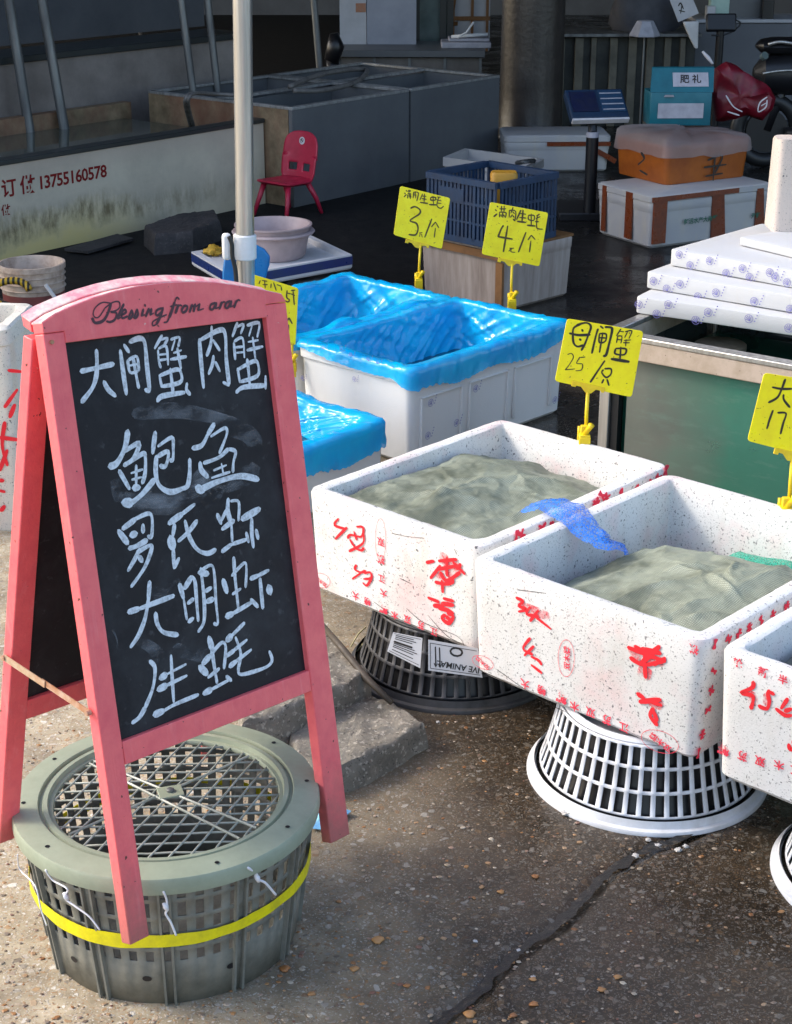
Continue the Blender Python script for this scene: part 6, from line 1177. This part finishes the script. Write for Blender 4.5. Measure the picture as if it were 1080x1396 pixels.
pr6 = [o for o in bpy.data.objects if o.name.startswith('green_print')][-1]; pr6.data.transform((Matrix.Translation(f6.location) @ Rt6.to_4x4()).inverted())
oc0 = at_z(912, 253, H6 + .001); oyw = yt + .0; Wo, Do, Ho = .50, .40, at_y(912, 200, oc0.y).z - H6
Ro = Matrix.Rotation(oyw, 3, 'Z'); oc = oc0 + Ro @ Vector((Wo / 2 - .02, Do / 2, 0))
oc_ = thing('orange_crate', 'orange plastic box with clear film over its top, on the taped foam box', 'crate', (oc.x, oc.y, H6 + .0015), oyw); m = MB()
m.loft([rr(Wo - 2 * i, Do - 2 * i, .03, z) for i, z in ((.012, 0), (.01, .01), (0, Ho - .01), (0, Ho), (.012, Ho), (.02, .02))], True, True); build('body', m, M['orange'], oc_, smooth=True)
m = MB(); lo_ = []
for f, z, o_ in ((0, -.055, .008), (0, -.02, .006), (0, .006, .004), (.03, .022, 0), (.2, .030, 0), (.5, .034, 0), (.9, .034, 0)):
    lo_.append([Vector((p.x * (1 - f) * (1 + o_ * 4 / Wo), p.y * (1 - f) * (1 + o_ * 4 / Do), Ho + z + .010 * noise.noise((p.x * 14, p.y * 14, z * 9)) + (.030 * max(0, -p.x / Wo * 2 - .3) if z > 0 else -.02 * noise.noise((p.x * 9, p.y * 9, 3))))) for p in dense(rr(Wo, Do, .04, 0), .02)])
m.loft(lo_, False, True); build('clear_film', m, M['film_clear'], oc_, smooth='all', fix=False)
Rinv6 = (Matrix.Translation(oc_.location) @ Ro.to_4x4()).inverted(); mb = MB(); n_ = Ro @ Vector((0, -1, 0)); p0 = oc_.location + Ro @ Vector((0, -Do / 2, 0))
strokes(mb, [[(965, 218), (985, 212), (975, 235)], [(960, 228), (990, 224)], [(962, 240), (985, 236)], [(975, 212), (972, 246)], [(874, 208), (878, 216), (870, 224)], [(872, 232), (882, 238)]], (0, 0), 1, p0, n_, .010, eps0=.002); mb.v = [tuple(Rinv6 @ Vector(v)) for v in mb.v]; build('black_writing', mb, M['ink'], oc_, fix=False)
zt7 = H6 + Ho + .044; tc0 = at_z(884, 171, zt7); tx = at_y(968, 171, tc0.y).x - tc0.x; th7 = at_y(884, 126, tc0.y).z - zt7
te = thing('teal_box', 'teal printed carton with two pale labels on the clear film', 'box', (tc0.x + tx / 2, tc0.y + .09, zt7), .03); m = MB(); m.loft([rr(tx - i, .18 - i, .006, z) for i, z in ((.002, 0), (0, .003), (0, th7 - .003), (.002, th7))], True, True); build('body', m, M['teal'], te, smooth=True)
th8 = at_y(884, 93, tc0.y + .04).z - zt7; m = MB(); m.prism([(-tx / 2 - .002, -.09, th7 + .001), (tx / 2 + .004, -.09, th7 + .001), (tx / 2 + .014, -.03, th8), (-tx / 2 + .012, -.03, th8)], (0, .012, .004)); build('raised_flap', m, M['teal'], te)
m = MB(); m.box((.0, -.0925, th7 * .45), (tx * .74, .003, th7 * .45)); build('label', m, M['label_grey'], te); fn = Vector((0, -(th8 - th7), .06)).normalized()
m = MB(); cL = Vector((.045, -.06, (th7 + th8) / 2 + .002)) + fn * .002; ez_ = Vector((0, .06, th8 - th7)).normalized(); m.prism([cL + Vector((-.085, 0, 0)) - ez_ * .035, cL + Vector((.085, 0, 0)) - ez_ * .035, cL + Vector((.085, 0, 0)) + ez_ * .035, cL + Vector((-.085, 0, 0)) + ez_ * .035], -fn * .002); build('label', m, M['label_grey'], te)
mb = MB(); place_text(mb, '肥 礼', .045, cL, Vector((1, 0, 0)), ez_, fn, .001); build('label_text', mb, M['ink'], te, fix=False)
m = MB(); m.loft([rr(.05, .004, .002, 0, cx=-.06, cy=-.094), rr(.04, .004, .002, .01, cx=-.06, cy=-.097)], True, True); m.shift((0, 0, th7 - .02)); build('handle_tab', m, M['label_grey'], te)
def pillow(name, label, cat, poly, y, depth, mat, z0=None):
    ps = dense([at_y(px, py, y) for px, py in poly], .02); c = sum(ps, Vector()) / len(ps); o = thing(name, label, cat, c); m = MB(); lp = []
    for f, d in ((.1, -1), (.3, -1), (.5, -.97), (.7, -.88), (.85, -.7), (.95, -.45), (1, 0), (.95, .45), (.85, .7), (.6, .93), (.2, 1)):
        lp.append([c + (p - c) * f + Vector((0, d * depth + (.045 * facet(c + (p - c) * f, 11) if d < 0 else 0), .014 * noise.noise((p.x * 12, p.z * 12, d * 2)))) for p in ps])
    m.loft(lp, True, True); build('body', m, mat, o, world=True, smooth=True); return o
rb = pillow('red_bag', 'dark red vinyl bag with a white emblem leaning beside the teal box', 'bag', ((974, 92), (990, 84), (1005, 90), (1030, 106), (1050, 122), (1058, 134), (1054, 148), (1040, 163), (1020, 158), (975, 165), (970, 130)), tc0.y + .16, .07, M['red_bag'])
mb = MB(); yy_ = tc0.y + .075; strokes(mb, [[(1046, 132), (1036, 140), (1034, 152), (1044, 146), (1046, 136)], [(1038, 144), (1045, 140)], [(990, 130), (1000, 145), (1012, 152)], [(992, 152), (1008, 157)]], (0, 0), 1, Vector((0, yy_, 0)), Vector((0, -1, 0)), .006, eps0=.002); build('emblem', mb, M['label_pale'], rb, world=True, fix=False)
m = MB(); m.tube([at_y(958, 70, 8.3), at_y(966, 79, 8.3), at_y(972, 87, 8.28)], [.006, .010, .006], 8); tag(build('cable_end', m, M['label_pale'], smooth='all'), 'short white cable end sticking up behind the teal box', 'cable')
# scooter
yk = 9.6; sk = thing('scooter', 'black scooter parked at the right edge, only its seat and rack in view', 'scooter', (at_y(1090, 100, yk).x, yk, 0)); X = lambda px: at_y(px, 90, yk).x - sk.location.x; Zz = lambda py: at_y(1060, py, yk).z
m = MB(); m.loft([[Vector((X(1024) + .02 + dx * .9, math.cos(a) * .10 * f, Zz(62) + math.sin(a) * .045 * f - .0 * dx)) for a in [2 * math.pi * k / 16 for k in range(16)]] for dx, f in ((0, .25), (.03, .8), (.1, 1.05), (.3, 1.1), (.55, 1.0), (.7, .6))], True, True); build('seat', m, M['black'], sk, smooth=True)
m = MB(); m.loft([[Vector((X(1028) + dx, math.cos(a) * .11 * f, Zz(100) + math.sin(a) * .12 * f)) for a in [2 * math.pi * k / 16 for k in range(16)]] for dx, f in ((0, .3), (.05, .85), (.2, 1.0), (.6, 1.05), (.8, .7))], True, True); build('body', m, M['black'], sk, smooth=True)
m = MB(); m.tube(catmull([(X(1040), -.10, Zz(58)), (X(1055), -.12, Zz(54)), (X(1080), -.12, Zz(57)), (X(1110), -.12, Zz(57))], 5), .010, 8); m.tube(catmull([(X(1035), -.11, Zz(97)), (X(1058), -.12, Zz(93)), (X(1090), -.12, Zz(92))], 5), .007, 8); build('chrome_rail', m, M['steel'], sk, smooth='all')
m = MB(); m.tube([(X(1034), -.1, Zz(75)), (X(1036), -.12, Zz(72))], .022, 10); build('tail_light', m, M['glass_far'], sk)
for wx in (.05, 1.15):
    m = MB(); RW = .21; m.v = []; N1, N2 = 36, 10
    m.add([Vector((X(1040) + wx + math.cos(a) * (RW - .04 + .04 * math.cos(b)), .04 * math.sin(b), RW + math.sin(a) * (RW - .04 + .04 * math.cos(b)))) for a in [2 * math.pi * i / N1 for i in range(N1)] for b in [2 * math.pi * j / N2 for j in range(N2)]], [(i * N2 + j, i * N2 + (j + 1) % N2, ((i + 1) % N1) * N2 + (j + 1) % N2, ((i + 1) % N1) * N2 + j) for i in range(N1) for j in range(N2)]); wh = build('wheel', m, M['rubber'], sk, smooth='all')
    m = MB(); m.tube([(X(1040) + wx, -.02, RW), (X(1040) + wx, .02, RW)], .12, 20); build('rim', m, M['black'], wh)
m = MB(); m.tube([(X(1040) + .05, 0, .21), (X(1040) + .15, 0, Zz(100))], .03, 8); m.tube([(X(1040) + 1.15, 0, .21), (X(1040) + 1.0, 0, .75), (X(1040) + .95, 0, .95)], .025, 8); m.box((X(1040) + .6, 0, .2), (.9, .2, .06)); m.tube([(X(1040) + .93, -.28, .96), (X(1040) + .95, 0, .95), (X(1040) + .93, .28, .96)], .016, 8); build('frame', m, M['black'], sk, smooth='all')

# ------------------------------------------------------------------ the hall itself (roof and walls beyond the frame keep it dim)
rf = thing('market_roof', 'flat roof over the dim market hall', 'roof', (1.5, 13.5, 4.2)); m = MB(); m.box((0, 0, .08), (23, 13.0, .16)); build('deck', m, M['wall_dark'], rf); m = MB()
for k in range(7): m.box((-11.2 + 3.7 * k, 0, -.10), (.14, 12.8, .2))
build('beam', m, M['pipe'], rf)
for nm, c, d, lb in (('back_wall', (1.5, 19.9, 2.1), (23, .2, 4.2), 'dim grey wall closing the back of the hall'), ('side_wall', (12.8, 13.4, 2.1), (.2, 12.6, 4.2), 'dim wall on the right side of the hall')):
    m = MB(); m.box((0, 0, 0), d); o = build(nm, m, M['wall']); o.location = c; tag(o, lb, 'wall')
